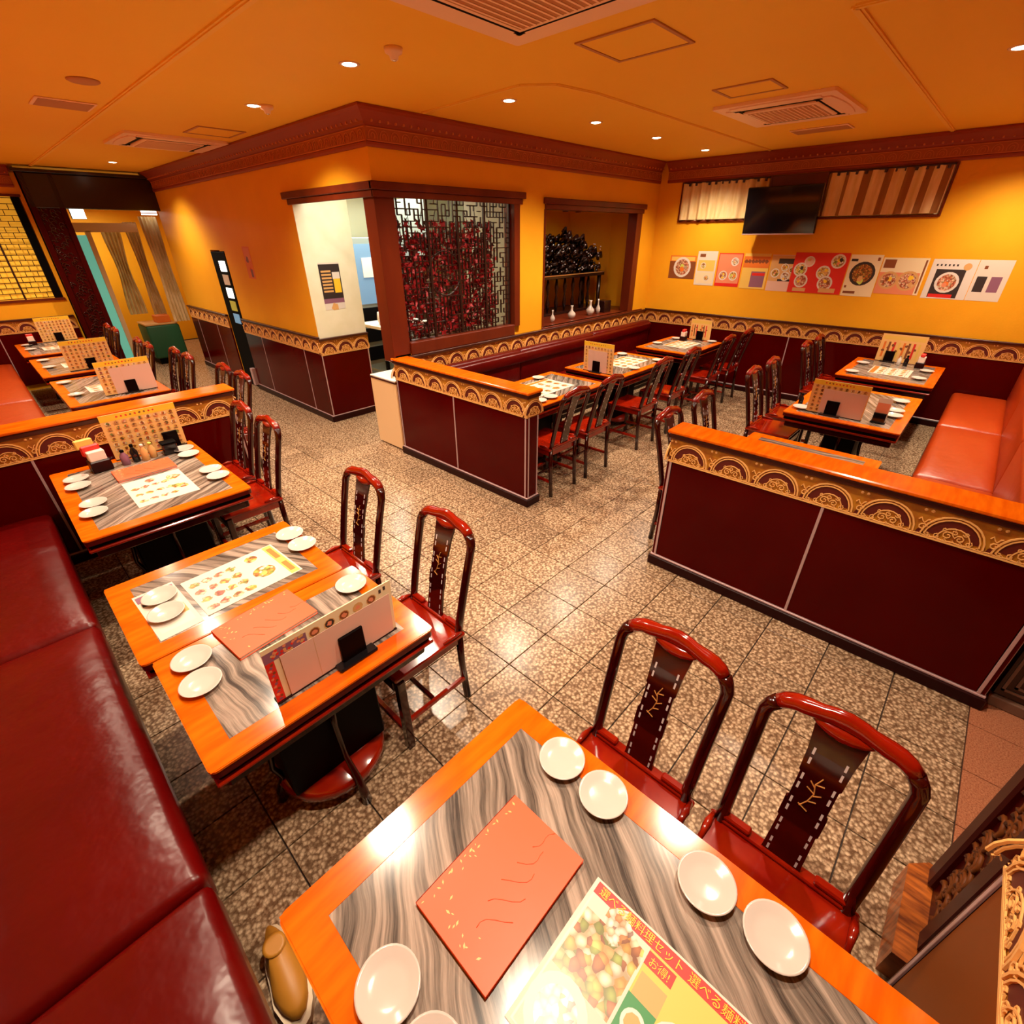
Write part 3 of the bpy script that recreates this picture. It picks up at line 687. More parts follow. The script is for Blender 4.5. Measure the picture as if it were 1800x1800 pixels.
    for s_ in (-1, 1):
        mb = MB(); mb.tube([(d-.015, s_*sw, SZ-.0), (d-.012, s_*(sw+.002), .25), (d+.005, s_*(sw+.004), 0)], [.018,.017,.018], 'rosewood', 8); mb.build('rear_leg', parent=root)
        mb = MB(); mb.box(-d+.004, -d+.040, s_*w-.018, s_*w+.018, 0, SZ-.022, 'rosewood', .004); mb.build('front_leg', parent=root)
        mb = MB(); mb.box(-d+.03, d-.01, s_*.176-.009, s_*.176+.009, .13, .155, 'rosewood_red', .003); mb.build('stretcher', parent=root)
        mb = MB(); mb.tube([(d-.02, s_*w, SZ+.004), (d-.06, s_*(w+.002), SZ+.012), (d-.12, s_*w, SZ+.004)], [.008,.012,.006], 'rosewood_red', 6); mb.build('seat_bracket', parent=root)
    mb = MB(); mb.box(-d+.010, -d+.034, -w+.02, w-.02, .09, .115, 'rosewood_red', .003); mb.build('stretcher', parent=root)
    mb = MB(); mb.box(-.01, .01, -w+.03, w-.03, .132, .150, 'rosewood', .003); mb.build('stretcher', parent=root)
    mb = MB(); mb.box(-d+.006, -d+.016, -w+.03, w-.03, SZ-.10, SZ-.05, 'rosewood', .003); mb.build('seat_apron', parent=root)
    return root
chair0 = make_chair(); reg(chair0); first = True
def chair(x, y, rz, label, group):
    global first
    o = chair0 if first else copy_tree(chair0); first = False
    o.location = (x, y, 0); o.rotation_euler = (0, 0, rz); o['label'] = label; o['group'] = group
    return o
GA = 'rosewood chairs along the left tables'
chair(.815, .36, 0, 'dark rosewood chair with dashed inlay splat at the nearest table, left of the two', GA)
chair(.835, -.085, 0, 'dark rosewood chair in the lower right corner, right of the two at the nearest table', GA)
chair(.815, 1.45, 0, 'rosewood chair at the joined tables, nearer one beside the white backed menu board', GA)
chair(.800, 2.10, 0, 'rosewood chair at the joined tables, farther one toward the left divider', GA)
chair(.82, 3.34, 0, 'rosewood chair at the third left table, nearer of its two', GA)
chair(.83, 3.83, 0, 'rosewood chair at the third left table, farther one against the divider end', GA)
GB = 'rosewood chairs of the rear left row'
for x, y, n in ((1.20, 4.80, 'first'), (1.20, 5.27, 'second'), (1.12, 6.08, 'third'), (1.12, 6.53, 'fourth'), (1.00, 7.10, 'fifth'), (1.00, 7.58, 'sixth'), (.99, 8.75, 'seventh'), (.99, 9.25, 'eighth')):
    chair(x, y, 0, 'rosewood chair beyond the left divider, %s of that row counting from the camera' % n, GB)
GC = 'dark rosewood chairs of the window row'
for x, n in ((3.10, 'first'), (3.62, 'second'), (4.55, 'third'), (5.20, 'fourth'), (6.18, 'fifth'), (6.80, 'sixth')):
    chair(x, 2.50, -PI/2, 'dark rosewood chair facing the lattice window bench, %s from the divider end' % n, GC)
GD = 'rosewood chairs of the right booth'
for x, n in ((3.10, 'first'), (3.66, 'second'), (4.74, 'third'), (5.26, 'fourth'), (6.38, 'fifth'), (6.90, 'sixth')):
    chair(x, 1.13, PI/2, 'rosewood chair of the right booth row, %s from the right divider end' % n, GD)

# ---------------------------------------------------------------- plates
pl = MB().lathe([(.026,0),(.030,.002),(.030,.005),(.034,.006),(.055,.014),(.0645,.019),(.0645,.0205),(.060,.0195),(.045,.0125),(.030,.0095),(0,.009)], 'porcelain', n=36)
plate0 = pl.build('side_plate'); pfirst = True; plate0['category'] = 'plate'
def plate(x, y, label, group):
    global pfirst
    o = plate0 if pfirst else plate0.copy()
    if not pfirst: COL.objects.link(o)
    pfirst = False; o.location = (x, y, TZ+.0003); o['label'] = label; o['group'] = group; o['category'] = 'plate'
PL = {'T1': [(.685,.462,'chair side, far left of four'),(.680,.320,'chair side, second from the far corner'),(.675,.035,'chair side, third from the far corner'),(.680,-.112,'chair side, nearest the camera'),(.075,.420,'bench side, at the bottom edge of the picture'),(.070,.280,'bench side, cut off by the bottom edge')],
 'T2f': [(.085,1.648,'bench side, farther of two'),(.072,1.510,'bench side, nearer of two'),(.69,1.610,'chair side, behind the menu board')],
 'T2b': [(.105,2.125,'bench side, farther of two'),(.095,1.990,'bench side, nearer of two'),(.690,2.195,'chair side, farther of two'),(.690,2.060,'chair side, nearer of two')],
 'T3': [(.070,3.795,'bench side, farthest'),(.060,3.660,'bench side, second farthest'),(.080,3.330,'bench side, third'),(.060,3.195,'bench side, nearest'),(.680,3.850,'chair side, farthest'),(.675,3.715,'chair side, second farthest'),(.690,3.330,'chair side, third'),(.690,3.195,'chair side, nearest')],
 'T4': [(.40,6.80,'farther one'),(.41,6.15,'nearer one')], 'T5': [(.40,8.34,'farther one'),(.40,7.82,'nearer one')], 'T6': [(.38,9.80,'farther one'),(.38,9.36,'nearer one')],
 'TC0': [(3.84,3.25,'bench side'),(3.24,2.72,'chair side, left'),(3.40,2.72,'chair side, right')],
 'TC1': [(5.42,3.22,'bench side'),(4.87,2.72,'chair side, left'),(5.40,2.72,'chair side, right')],
 'TC2': [(6.83,3.20,'bench side, right'),(6.35,3.24,'bench side, left'),(6.93,2.72,'chair side')],
 'TR1': [(4.60,.93,'chair side, left end'),(5.31,.90,'chair side, right'),(5.36,.33,'bench side, far'),(5.02,.32,'bench side, middle'),(4.86,.31,'bench side, near')],
 'TR2': [(6.84,.90,'chair side, far'),(6.31,.90,'chair side, near'),(6.83,.31,'bench side, far'),(6.41,.33,'bench side, near')]}
for k, lst in PL.items():
    for x, y, d_ in lst: plate(x, y, 'white plate on the %s, %s' % (TAB[k][0], d_), 'white round plates')

# ---------------------------------------------------------------- flat print
def sheet(name, label, cat, O, U, V, w, h, els, th=.0012, base='paper', group=None, parent=None, edge=None):
    mb = MB(); mb.T = xform(O, U, V); mb.box(0, w, 0, h, -th, 0, base)
    lay = .00025
    for e in els:
        k, a = e[0], e[1:]
        if k == 'r': x0, y0, x1, y1, m = a; mb.add([(x0*w,y0*h,lay),(x1*w,y0*h,lay),(x1*w,y1*h,lay),(x0*w,y1*h,lay)], [(0,1,2,3)], m)
        elif k == 'd':
            cx_, cy_, r, m = a[:4]; ry = a[4] if len(a) > 4 else r; n = 18 if r*w > .02 else 9
            mb.add([(cx_*w+r*w*math.cos(2*PI*q/n), cy_*h+ry*w*math.sin(2*PI*q/n), lay) for q in range(n)], [list(range(n))], m)
        elif k == 'b':   # irregular blob
            cx_, cy_, r, m, sd = a; rg = random.Random(sd); n = 9
            mb.add([(cx_*w+r*w*(.6+.5*rg.random())*math.cos(2*PI*q/n), cy_*h+r*w*(.6+.5*rg.random())*math.sin(2*PI*q/n), lay) for q in range(n)], [list(range(n))], m)
        lay += .000012
    o = mb.build(name, parent=parent)
    if label: tag(o, label, cat, group)
    return o
def dish(cx_, cy_, r, food, rim='p_white', sd=0):
    rg = random.Random(sd*7+int(cx_*1000)); food = {'p_salmon':'food_pink','p_tan':'food_yellow','p_lime':'food_yellow','p_gold':'food_yellow','p_yellow':'food_yellow','p_brown':'food_brown','p_orange':'food_pink','p_white':'food_white','p_red':'food_brown'}.get(food, food)
    e = [('d', cx_, cy_, r, rim), ('d', cx_, cy_, r*.78, food)]
    for q in range(2): e.append(('b', cx_+(rg.random()-.5)*r*.9, cy_+(rg.random()-.5)*r*.9, r*.28, rg.choice(['p_brown','p_lime','p_orange','p_yellow','p_tan','p_salmon']), q+sd))
    return e
def grid_menu(rows, cols, title='p_yellow', seed=1, x0=.03, x1=.97, y0=.03, y1=.86, dense=True):
    rg = random.Random(seed); e = []
    if title: e += [('r', 0, .86, 1, 1, title)] + [('b', .22+.06*i, .93, .018, rg.choice(['p_red','p_brown']), i) for i in range(9)]
    for j in range(rows):
        for i in range(cols):
            cx_ = x0+(x1-x0)*(i+.5)/cols; cy_ = y0+(y1-y0)*(j+.62)/rows; r = .30*(x1-x0)/cols
            e.append(('d', cx_, cy_, r*1.25, rg.choice(['p_tan','paper_cream','p_gold']), r*.8)); e.append(('b', cx_, cy_, r*.95, rg.choice(['food_brown','food_tiny','food_pink','food_tiny','food_brown']), i+j*7))
            e.append(('r', cx_-r, cy_-.42*(y1-y0)/rows, cx_+r, cy_-.36*(y1-y0)/rows, rg.choice(['p_brown','p_red','p_dark'])))
    return e
def text(s, size, O, U, V, m, parent, ext=.0004, name='lettering', align='LEFT'):
    c = bpy.data.curves.new('lettering', 'FONT'); c.body = s; c.size = size; c.extrude = ext; c.align_x = align
    o = bpy.data.objects.new('lettering_curve', c); COL.objects.link(o)
    dg = bpy.context.evaluated_depsgraph_get(); me = bpy.data.meshes.new_from_object(o.evaluated_get(dg)); bpy.data.objects.remove(o); bpy.data.curves.remove(c)
    me.transform(xform(O, U, V)); me.materials.clear(); me.materials.append(M[m])
    t = bpy.data.objects.new(name, me); COL.objects.link(t); t.parent = parent; return t

# near photo menu on the first table: top edge along -y at x=.525, text reads along -y
mO = (.205, .225, TZ+.0022)
els = [('r',.02,.02,.98,.98,'p_white'), ('r',.02,.90,.98,.985,'p_red'), ('r',.34,.03,.98,.90,'p_gold'), ('r',.03,.03,.36,.90,'paper')]
els += [('r',.035,.40,.345,.80,'food_yellow'), ('b',.20,.86,.09,'food_white',2), ('b',.30,.80,.07,'food_yellow',3), ('d',.16,.22,.145,'p_white'), ('d',.16,.22,.10,'food_white')]
els += [('r',.36,.20,.50,.62,'p_green'), ('d',.43,.50,.055,'p_white'), ('d',.43,.50,.04,'p_tan'), ('d',.42,.32,.055,'p_white'), ('d',.42,.32,.04,'p_orange'), ('r',.37,.62,.50,.76,'p_tan')]
els += dish(.62, .52, .13, 'p_gold', sd=3) + dish(.85, .40, .11, 'p_tan', sd=4) + dish(.62, .18, .11, 'p_brown', sd=5) + dish(.85, .72, .08, 'p_orange', sd=6)
els += [('r',.36,.80,.50,.885,'p_red')]
# width along -y (w), height along +x (h): V = +x, U = -y
pm = sheet('photo_menu', 'bright photo menu with red title strip lying on the nearest table', 'menu', mO, (0,-1,0), (1,0,0), .43, .315, els, th=.0015)
hz = TZ+.0022+.0012
text('選べる麺料理セット', .0225, (mO[0]+.315*.917, mO[1]-.43*.045, hz), (0,-1,0), (1,0,0), 'p_yellow', pm)
text('選べる麺料理セット', .0225, (mO[0]+.315*.917, mO[1]-.43*.54, hz), (0,-1,0), (1,0,0), 'p_yellow', pm)
text('お得!', .020, (mO[0]+.315*.815, mO[1]-.43*.375, hz), (0,-1,0), (1,0,0), 'p_yellow', pm)
# red menu books
def menu_book(label, x, y, w, d, rz=0, worn=True, th=.014):
    root = empty('menu_book', (x, y, TZ+.0004), rz, label=label, cat='menu', group='red menu books')
    mb = MB(); mb.box(-w/2, w/2, -d/2, d/2, th-.0025, th, 'menu_red', .0009); mb.box(-w/2, w/2, -d/2, d/2, 0, .0025, 'menu_red', .0009); mb.box(-w/2, w/2, d/2-.003, d/2, .0, th, 'menu_red', .0009); mb.build('cover', parent=root)
    mb = MB()
    for k in range(5): mb.box(-w/2+.004, w/2-.004, -d/2+.003, d/2-.004, .0027+k*(th-.0055)/5, .0024+(k+.8)*(th-.0055)/5, 'paper')
    mb.build('pages', parent=root)
    mb = MB(); rg = random.Random(int(x*100)+3)
    for k in range(34):
        u = -w/2+.01+(w-.02)*rg.random(); v = d/2-.012-.02*rg.random()**2
        if rg.random() < .25: v = (rg.random()-.5)*(d-.04); u = -w/2+.012+.05*rg.random()
        s = .003+.004*rg.random(); a = rg.random()*3
        mb.add([(u-s*math.cos(a), v-s*math.sin(a), th+.0003), (u+s*.4*math.sin(a), v-s*.4*math.cos(a), th+.0003), (u+s*math.cos(a), v+s*math.sin(a), th+.0003), (u-s*.4*math.sin(a), v+s*.4*math.cos(a), th+.0003)], [(0,1,2,3)], 'menu_gold')
    mb.build('gold_pattern', parent=root)
    mb = MB()
    for k in range(5):
        mb.tube([(-.10+.05*k+.012*t, -.02+.012*math.sin(k+t*.9)-.008*t+.006*k, th+.0001) for t in range(6)], .0011, 'menu_red', 5)
    mb.build('embossing', parent=root)
    return root
menu_book('red menu book lying on the nearest table', .358, .380, .325, .225)
menu_book('red menu book on the joined tables, partly under the photo menu', .345, 1.655, .31, .225, rz=.10)
menu_book('red menu book on the third left table, in front of the condiments', .40, 3.665, .32, .20)
# photo menu on the rear joined table
els = [('r',.02,.02,.98,.98,'paper')]
rg = random.Random(5)
for i in range(4):
    for j in range(4): els += [('d', .09+.125*i, .14+.22*j, .058, 'food_white', .046)] + [('b', .09+.125*i, .14+.22*j, .060, rg.choice(['food_yellow','food_yellow','food_pink']), i*5+j)]
els += [('r',.88,.02,.98,.98,'p_gold'), ('r',.90,.1,.96,.4,'p_orange'), ('r',.90,.55,.96,.9,'p_orange')] + dish(.70, .38, .15, 'p_gold', sd=8) + dish(.70, .82, .09, 'p_lime', sd=9)
sheet('photo_menu', 'photo menu of small green and yellow dishes, on the rear joined table', 'menu', (.205, 1.865, TZ+.0022), (.995,.05,0), (-.05,.995,0), .40, .31, els, th=.0015)
sheet('printed_leaflet', 'grey and white leaflet under the plates on the rear joined table', 'leaflet', (.035, 1.845, TZ+.0010), (1,.04,0), (-.04,1,0), .15, .37, [('r',.04,.82,.96,.96,'p_purple'), ('r',.1,.1,.9,.7,'p_white'), ('r',.55,.3,.9,.5,'p_tan'), ('r',.1,.72,.9,.78,'p_dark')], th=.0008)
els = [('r',.02,.02,.98,.98,'paper')]
for i in range(4):
    for j in range(3): els += [('d', .13+.17*i, .18+.24*j, .075, 'food_white', .06), ('b', .13+.17*i, .18+.24*j, .078, rg.choice(['food_yellow','food_yellow','food_pink']), i*3+j)]
els += [('b', .80, .35, .15, 'food_yellow', 4), ('b', .80, .75, .15, 'food_yellow', 6), ('b', .45, .85, .12, 'food_pink', 8)]
sheet('photo_menu', 'photo menu of small dishes in front of the red menu on the third left table', 'menu', (.245, 3.10, TZ+.0018), (1,0,0), (0,1,0), .31, .43, els, th=.0012)
for k, (x, y, u, v, w, h) in {'TC0': (3.35, 2.82, (1,0,0), (0,1,0), .55, .38), 'TC1': (4.85, 2.82, (1,0,0), (0,1,0), .52, .34), 'TC2': (6.30, 2.80, (1,0,0), (0,1,0), .48, .34), 'TR2': (6.42, .42, (1,0,0), (0,1,0), .40, .36),
      'T4': (.52, 6.18, (1,0,0), (0,1,0), .40, .32), 'T5': (.52, 7.70, (1,0,0), (0,1,0), .40, .32), 'T6': (.50, 9.20, (1,0,0), (0,1,0), .38, .32)}.items():
    sheet('photo_menu', 'photo menu lying flat on the %s' % TAB[k][0], 'menu', (x, y, TZ+.0015), u, v, w, h, [('r',.03,.85,.97,.97,'p_orange')]+grid_menu(3, 4, None, seed=len(k)+int(x*10), y1=.82), th=.0010, base='paper')

# ---------------------------------------------------------------- menu stands
def stand(label, O, U, w, h, style, tilt=.10, card=True, hold=.55, seed=1, cardbox=(.12,.0,.93,.74)):
    """board with its foot at O (table surface), along U; the side facing the viewer is U x z"""
    U = Vector(U).normalized(); N = U.cross(Vector((0,0,1)))
    root = empty('menu_stand', O, label=label, cat='menu stand', group='menu boards standing on the tables')
    V = (Vector((0,0,1)) - N*tilt).normalized()
    if style == 'grid': els = grid_menu(7, 9, 'p_yellow', seed)
    elif style == 'photo':
        els = [('r',.0,.84,1,.99,'paper_cream'), ('r',.0,.75,.30,.92,'p_purple'), ('r',0,0,.06,.75,'p_red')] + [('b', .03+.012*math.sin(q*2.1), .05+q*.05, .014, ['p_purple','p_brown','p_salmon'][q % 3], q) for q in range(14)]
        for q in range(26): els.append(('b', .03+.25*random.Random(q).random(), .77+.14*random.Random(q+50).random(), .014, ['p_salmon','p_red','p_tan'][q % 3], q))
        for q, mm in enumerate(('p_brown','p_dark','p_brown','p_tan','p_brown')): els += [('d', .36+.115*q, .84, .043, 'p_tan'), ('d', .36+.115*q, .84, .036, mm), ('b', .36+.115*q, .84, .024, 'p_salmon', q)]
        els += [('r',.89,.86,.91,.93,'p_dark'), ('r',.93,.88,.95,.95,'p_dark')]
    else: els = [('r',.04,.80,.96,.95,'p_gold')]+[('r',.08+.11*q,.15,.13+.11*q,.72,['p_orange','p_brown','p_red','p_gold'][q % 4]) for q in range(8)]+[('b', .1+.1*q, .4+.1*(q % 3), .04, 'p_brown', q) for q in range(8)]
    o = sheet('board', None, None, tuple(-U*w/2+N*.0+Vector((0,0,.004))), U, V, w, h, els, th=.004, base='board_tan' if style != 'photo' else 'paper_cream', parent=root)
    if card:
        a, b, c, d_ = cardbox; off = N*.004
        sheet('white_card', None, None, tuple(-U*w/2+U*(a*w)+V*(b*h)+Vector((0,0,.005))+off), U, V, w*(c-a), h*(d_-b), [('r',.27,0,.273,1,'p_tan')], th=.0015, base='paper_pink', parent=root)
    mb = MB(); mb.T = xform(tuple(U*(hold-.5)*w), U, Vector((0,0,1)))
    mb.box(-.075, .075, 0, .012, -.01, .045, 'black_gloss', .004); mb.box(-.046, .046, .010, .120, .006, .018, 'black_box', .003); mb.build('holder', parent=root)
    mb = MB(); mb.T = xform((0,0,0), U, Vector((0,0,1))); mb.box(-w/2, w/2, 0, .006, -.030, .006, 'base_dark', .001); mb.build('tray', parent=root)
    return root
stand('large menu board with white card and black holder on the front joined table', (.445, 1.255, TZ+.0004), (1,.02,0), .46, .235, 'photo', hold=.60, tilt=-.05, cardbox=(.10,.0,.97,.77))
stand('menu board with rows of dishes behind the condiments on the third left table', (.525, 3.985, TZ+.0004), (1,0,0), .43, .31, 'grid', card=False, hold=.8, seed=2, tilt=-.08)
stand('menu board with white card on the first table beyond the left divider', (.81, 5.90, TZ+.0004), (1,0,0), .43, .31, 'grid', hold=.52, seed=3, tilt=-.05, cardbox=(.22,.0,1.0,.78))
stand('menu board with rows of dishes on the second table beyond the left divider', (.75, 7.42, TZ+.0004), (1,0,0), .43, .32, 'grid', card=False, hold=.5, seed=4, tilt=-.05)
stand('menu board on the farthest left table beside the carved gate post', (.77, 9.93, TZ+.0004), (1,0,0), .40, .33, 'grid', card=False, hold=.5, seed=5, tilt=-.05)
stand('square menu board with pale centre on the middle window row table', (4.475, 2.94, TZ+.0004), (0,-1,0), .38, .31, 'grid', hold=.45, seed=6, tilt=-.04, cardbox=(.16,.0,.80,.72))
stand('menu board on the window row table next to the poster wall', (6.985, 2.93, TZ+.0004), (0,-1,0), .30, .27, 'strip', card=False, hold=.5, seed=7, tilt=-.04)
stand('wide menu board with grey card on the near right booth table', (4.56, .68, TZ+.0004), (0,-1,0), .40, .27, 'grid', hold=.45, seed=8, tilt=-.04, cardbox=(.22,.0,.98,.75))
stand('menu board of coloured columns at the wall end of the far right booth table', (7.15, .63, TZ+.0004), (0,-1,0), .42, .30, 'strip', card=False, hold=.3, seed=9, tilt=-.04)
st = empty('menu_stand', (4.60, .375, TZ+.0004), label='narrow orange menu card in a black holder beside the wide board', cat='menu stand', group='menu boards standing on the tables')
sheet('board', None, None, (0, .045, .006), (0,-1,0), (.04,0,1), .09, .19, [('r',.05,.05,.95,.8,'p_salmon')], th=.003, parent=st)
MB().box(-.012, .03, -.05, .05, 0, .012, 'black_gloss', .003).build('holder', parent=st)
MB().box(-.022, -.008, -.042, .042, .005, .085, 'black_gloss', .003).build('pocket', parent=st)

# condiments on the third left table and others
def bottle(x, y, h, r, m, label, capm='black', z=TZ+.0004, name='condiment_bottle', cat='bottle'):
    root = empty(name, (x, y, z), label=label, cat=cat, group='condiment bottles and jars')
    MB().lathe([(r*.9,0),(r,.004),(r,h*.6),(r*.45,h*.8),(r*.4,h*.9)], m, n=14).build('body', parent=root)
    MB().lathe([(r*.5,h*.88),(r*.5,h),(r*.3,h+.003)], capm, n=12).build('cap', parent=root); return root
nb = empty('napkin_holder', (.215, 3.88, TZ+.0004), .1, label='black napkin box with white paper and red wrapper left of the condiments', cat='napkin holder')
MB().box(-.055, .055, -.045, .045, 0, .075, 'base_dark', .006).build('box', parent=nb)
MB().box(-.045, .045, -.03, .03, .07, .135, 'tissue', .004).build('napkins', parent=nb)
MB().box(-.060, .040, .012, .042, .10, .170, 'p_red', .008).build('wrapper', parent=nb)
MB().box(-.075, .020, .022, .048, .15, .21, 'p_gold', .006).build('wrapper_top', parent=nb)
bottle(.345, 3.865, .10, .024, 'p_purple', 'small purple jar in the condiment group on the third left table')
bottle(.405, 3.875, .12, .022, 'black_gloss', 'black sauce bottle in the condiment group on the third left table')
bottle(.455, 3.855, .11, .022, 'p_tan', 'pale pepper shaker in the condiment group on the third left table', 'p_white')
bottle(.505, 3.875, .105, .022, 'p_tan', 'amber jar in the condiment group on the third left table', 'p_lime')
bb_ = empty('toothpick_box', (.605, 3.87, TZ+.0004), label='black box at the right end of the condiments on the third left table', cat='box')
MB().box(-.045, .045, -.035, .035, 0, .075, 'black_gloss', .01).build('box', parent=bb_); MB().box(-.046, .046, -.036, .036, .075, .088, 'black', .006).build('lid', parent=bb_)
for (x, y, k) in ((.45, 9.82, 'farthest left table'), (6.80, 3.08, 'window row table near the poster wall'), (7.02, .40, 'far right booth table')):
    nb = empty('napkin_holder', (x, y, TZ+.0004), label='small napkin box with white paper on the %s' % k, cat='napkin holder')
    MB().box(-.045, .045, -.04, .04, 0, .06, 'base_dark', .006).build('box', parent=nb); MB().box(-.035, .035, -.03, .03, .055, .12, 'tissue', .004).build('napkins', parent=nb); MB().box(-.038, .038, -.02, .02, .115, .15, 'p_red', .006).build('wrapper', parent=nb)
bottle(7.03, .53, .11, .022, 'black_gloss', 'black sauce bottle on the far right booth table')
bottle(7.03, .595, .10, .020, 'p_white', 'white shaker on the far right booth table', 'chrome')
bottle(4.70, .965, .10, .018, 'black_gloss', 'small dark bottle on the near right booth table by the chairs')

# ---------------------------------------------------------------- poster wall
XW = XR-.0015
def poster(label, y0, z0, w, h, els, base='paper', lift=0):
    return sheet('food_poster', label, 'poster', (XW-lift, y0, z0), (0,-1,0), (0,0,1), w, h, els, th=.001, base=base, group='food posters under the television')
A = grid_menu(2, 2, None, 3, y1=.95)
p1 = poster('leftmost poster, a bowl of red soup on brown', 3.75, 1.44, .40, .30, [('r',0,0,1,.75,'p_brown'),('r',.05,.78,.95,.95,'p_gold')]+dish(.5,.5,.33,'p_salmon',sd=1), 'p_orange')
p2 = poster('white headed poster with two dish photos, second from left', 3.335, 1.37, .285, .43, [('r',.08,.42,.92,.74,'p_gold'),('r',.08,.06,.92,.38,'paper_cream'),('r',.12,.83,.40,.92,'p_brown')]+dish(.35,.58,.14,'p_tan',sd=2)+dish(.6,.22,.14,'p_lime',sd=3), lift=.0015)
p3 = poster('red poster with salmon coloured dishes, third from left', 3.03, 1.37, .33, .41, [('r',.03,.03,.97,.97,'p_salmon'),('r',.03,.03,.97,.10,'p_red')]+dish(.3,.33,.18,'p_salmon',sd=4)+dish(.72,.33,.18,'p_tan',sd=5)+dish(.7,.75,.16,'p_white',sd=6), 'p_red')
p4 = poster('poster of fried skewers above a purple and brown picture', 2.68, 1.36, .33, .42, [('r',.0,.60,1,.92,'p_orange')]+[('b',.1+.13*q,.78,.08,'p_brown',q) for q in range(7)]+[('r',.38,.05,.92,.50,'p_purple'),('r',.42,.38,.92,.46,'p_red'),('r',.05,.1,.33,.5,'p_gold')], 'p_gold', lift=.0015)
p5 = poster('poster of assorted dim sum over a plain pink base', 2.33, 1.35, .30, .42, [('r',0,.28,1,.98,'p_tan'),('r',.3,.76,1,.90,'p_dark'),('r',.4,.28,1,.34,'p_dark')]+dish(.25,.5,.18,'p_yellow',sd=7)+dish(.68,.42,.18,'p_white',sd=8)+dish(.6,.66,.15,'p_gold',sd=9)+dish(.9,.6,.12,'p_red',sd=10), 'paper_pink')
p6 = poster('large red poster with several white plates', 2.06, 1.35, .60, .45, [('r',.02,.02,.98,.98,'p_red')]+dish(.16,.58,.13,'p_tan',sd=11)+dish(.22,.30,.13,'p_salmon',sd=12)+dish(.30,.78,.10,'paper_pink',sd=13)+dish(.60,.52,.13,'p_tan',sd=14)+dish(.68,.26,.14,'p_salmon',sd=15)+dish(.82,.80,.13,'p_tan',sd=16)+[('b',.18,.62,.04,'p_dark',1),('b',.86,.84,.04,'p_dark',2),('r',.1,.03,.35,.12,'p_tan'),('r',.6,.03,.9,.14,'p_tan')], 'p_red', lift=.003)
p7 = poster('cream poster with one dark round dish', 1.45, 1.345, .32, .44, dish(.5,.55,.40,'p_brown','p_dark',sd=17)+[('r',.04,.84,.25,.90,'p_dark'),('r',.06,.06,.45,.12,'p_brown'),('r',.05,.20,.12,.26,'p_brown'),('r',.85,.86,.93,.94,'p_brown')], 'paper_cream')
p8 = poster('orange poster with two shrimp dishes', 1.12, 1.39, .42, .37, [('r',.0,.0,.90,.60,'p_salmon'),('r',.04,.72,.30,.95,'p_brown')]+dish(.25,.38,.22,'p_orange','p_tan',sd=18)+dish(.68,.38,.24,'p_orange','p_tan',sd=19)+[('r',.93,.05,.97,.95,'p_brown')], 'paper_cream')
p9 = poster('white poster with a noodle bowl on a dark square', .665, 1.37, .38, .385, [('r',.14,.03,.80,.75,'p_dark'),('r',.16,.03,.7,.12,'p_red')]+dish(.47,.42,.27,'p_orange','p_white',sd=20)+[('r',.1+.09*q,.83,.14+.09*q,.88,'p_dark') for q in range(6)]+[('d',.80,.82,.09,'p_tan')], 'p_white')
p10 = poster('rightmost pale poster with two small grey pictures', .28, 1.37, .27, .385, [('r',.10,.22,.40,.60,'p_dark'),('r',.52,.22,.84,.60,'p_purple'),('r',.2,.78,.3,.86,'p_brown')], 'paper')
p11 = sheet('price_poster', 'small red and purple poster on the yellow wall beside the dark fridge', 'poster', (XK-.0015, 7.18, 1.55), (0,-1,0), (0,0,1), .22, .36, [('r',.1,.55,.9,.95,'p_salmon'),('b',.4,.6,.22,'p_purple',3),('b',.6,.25,.2,'p_red',4),('r',.5,.05,.8,.3,'p_purple')], th=.001, base='p_orange')
p12 = sheet('beer_poster', 'dark drinks poster with a glass of yellow beer on the white wall', 'poster', (2.80, YP-.0045, 1.28), (1,0,0), (0,0,1), .25, .48, [('r',0,.22,1,.97,'p_dark'),('r',0,0,1,.2,'p_white'),('r',.0,.14,1,.24,'p_purple')]+[('r',.08,.80-.07*q,.55,.84-.07*q,'p_tan') for q in range(7)]+[('r',.62,.36,.95,.66,'p_yellow'),('r',.60,.66,.96,.80,'p_white'),('b',.5,.06,.2,'p_tan',3)], th=.001)
# television
tv = empty('television', (7.20, 2.30, 2.25), label='black flat television on the yellow wall between the two curtains', cat='television')
def tilt_box(mb, a): mb.T = Matrix.Rotation(a, 4, 'Y')
mb = MB(); tilt_box(mb, math.radians(-10)); mb.box(-.02, .035, -.42, .42, -.26, .25, 'black_gloss', .008); mb.box(.03, .07, -.2, .2, -.12, .12, 'black', .01); mb.build('case', parent=tv)
mb = MB(); tilt_box(mb, math.radians(-10)); mb.box(-.0225, -.0195, -.39, .39, -.215, .225, 'screen'); mb.build('screen', parent=tv)
mb = MB(); tilt_box(mb, math.radians(-10)); mb.box(-.024, -.018, -.42, .42, -.258, -.245, 'silver', .001); mb.build('silver_edge', parent=tv)
MB().box(.03, .198, -.05, .05, -.05, .05, 'black', .004).build('wall_bracket', parent=tv)
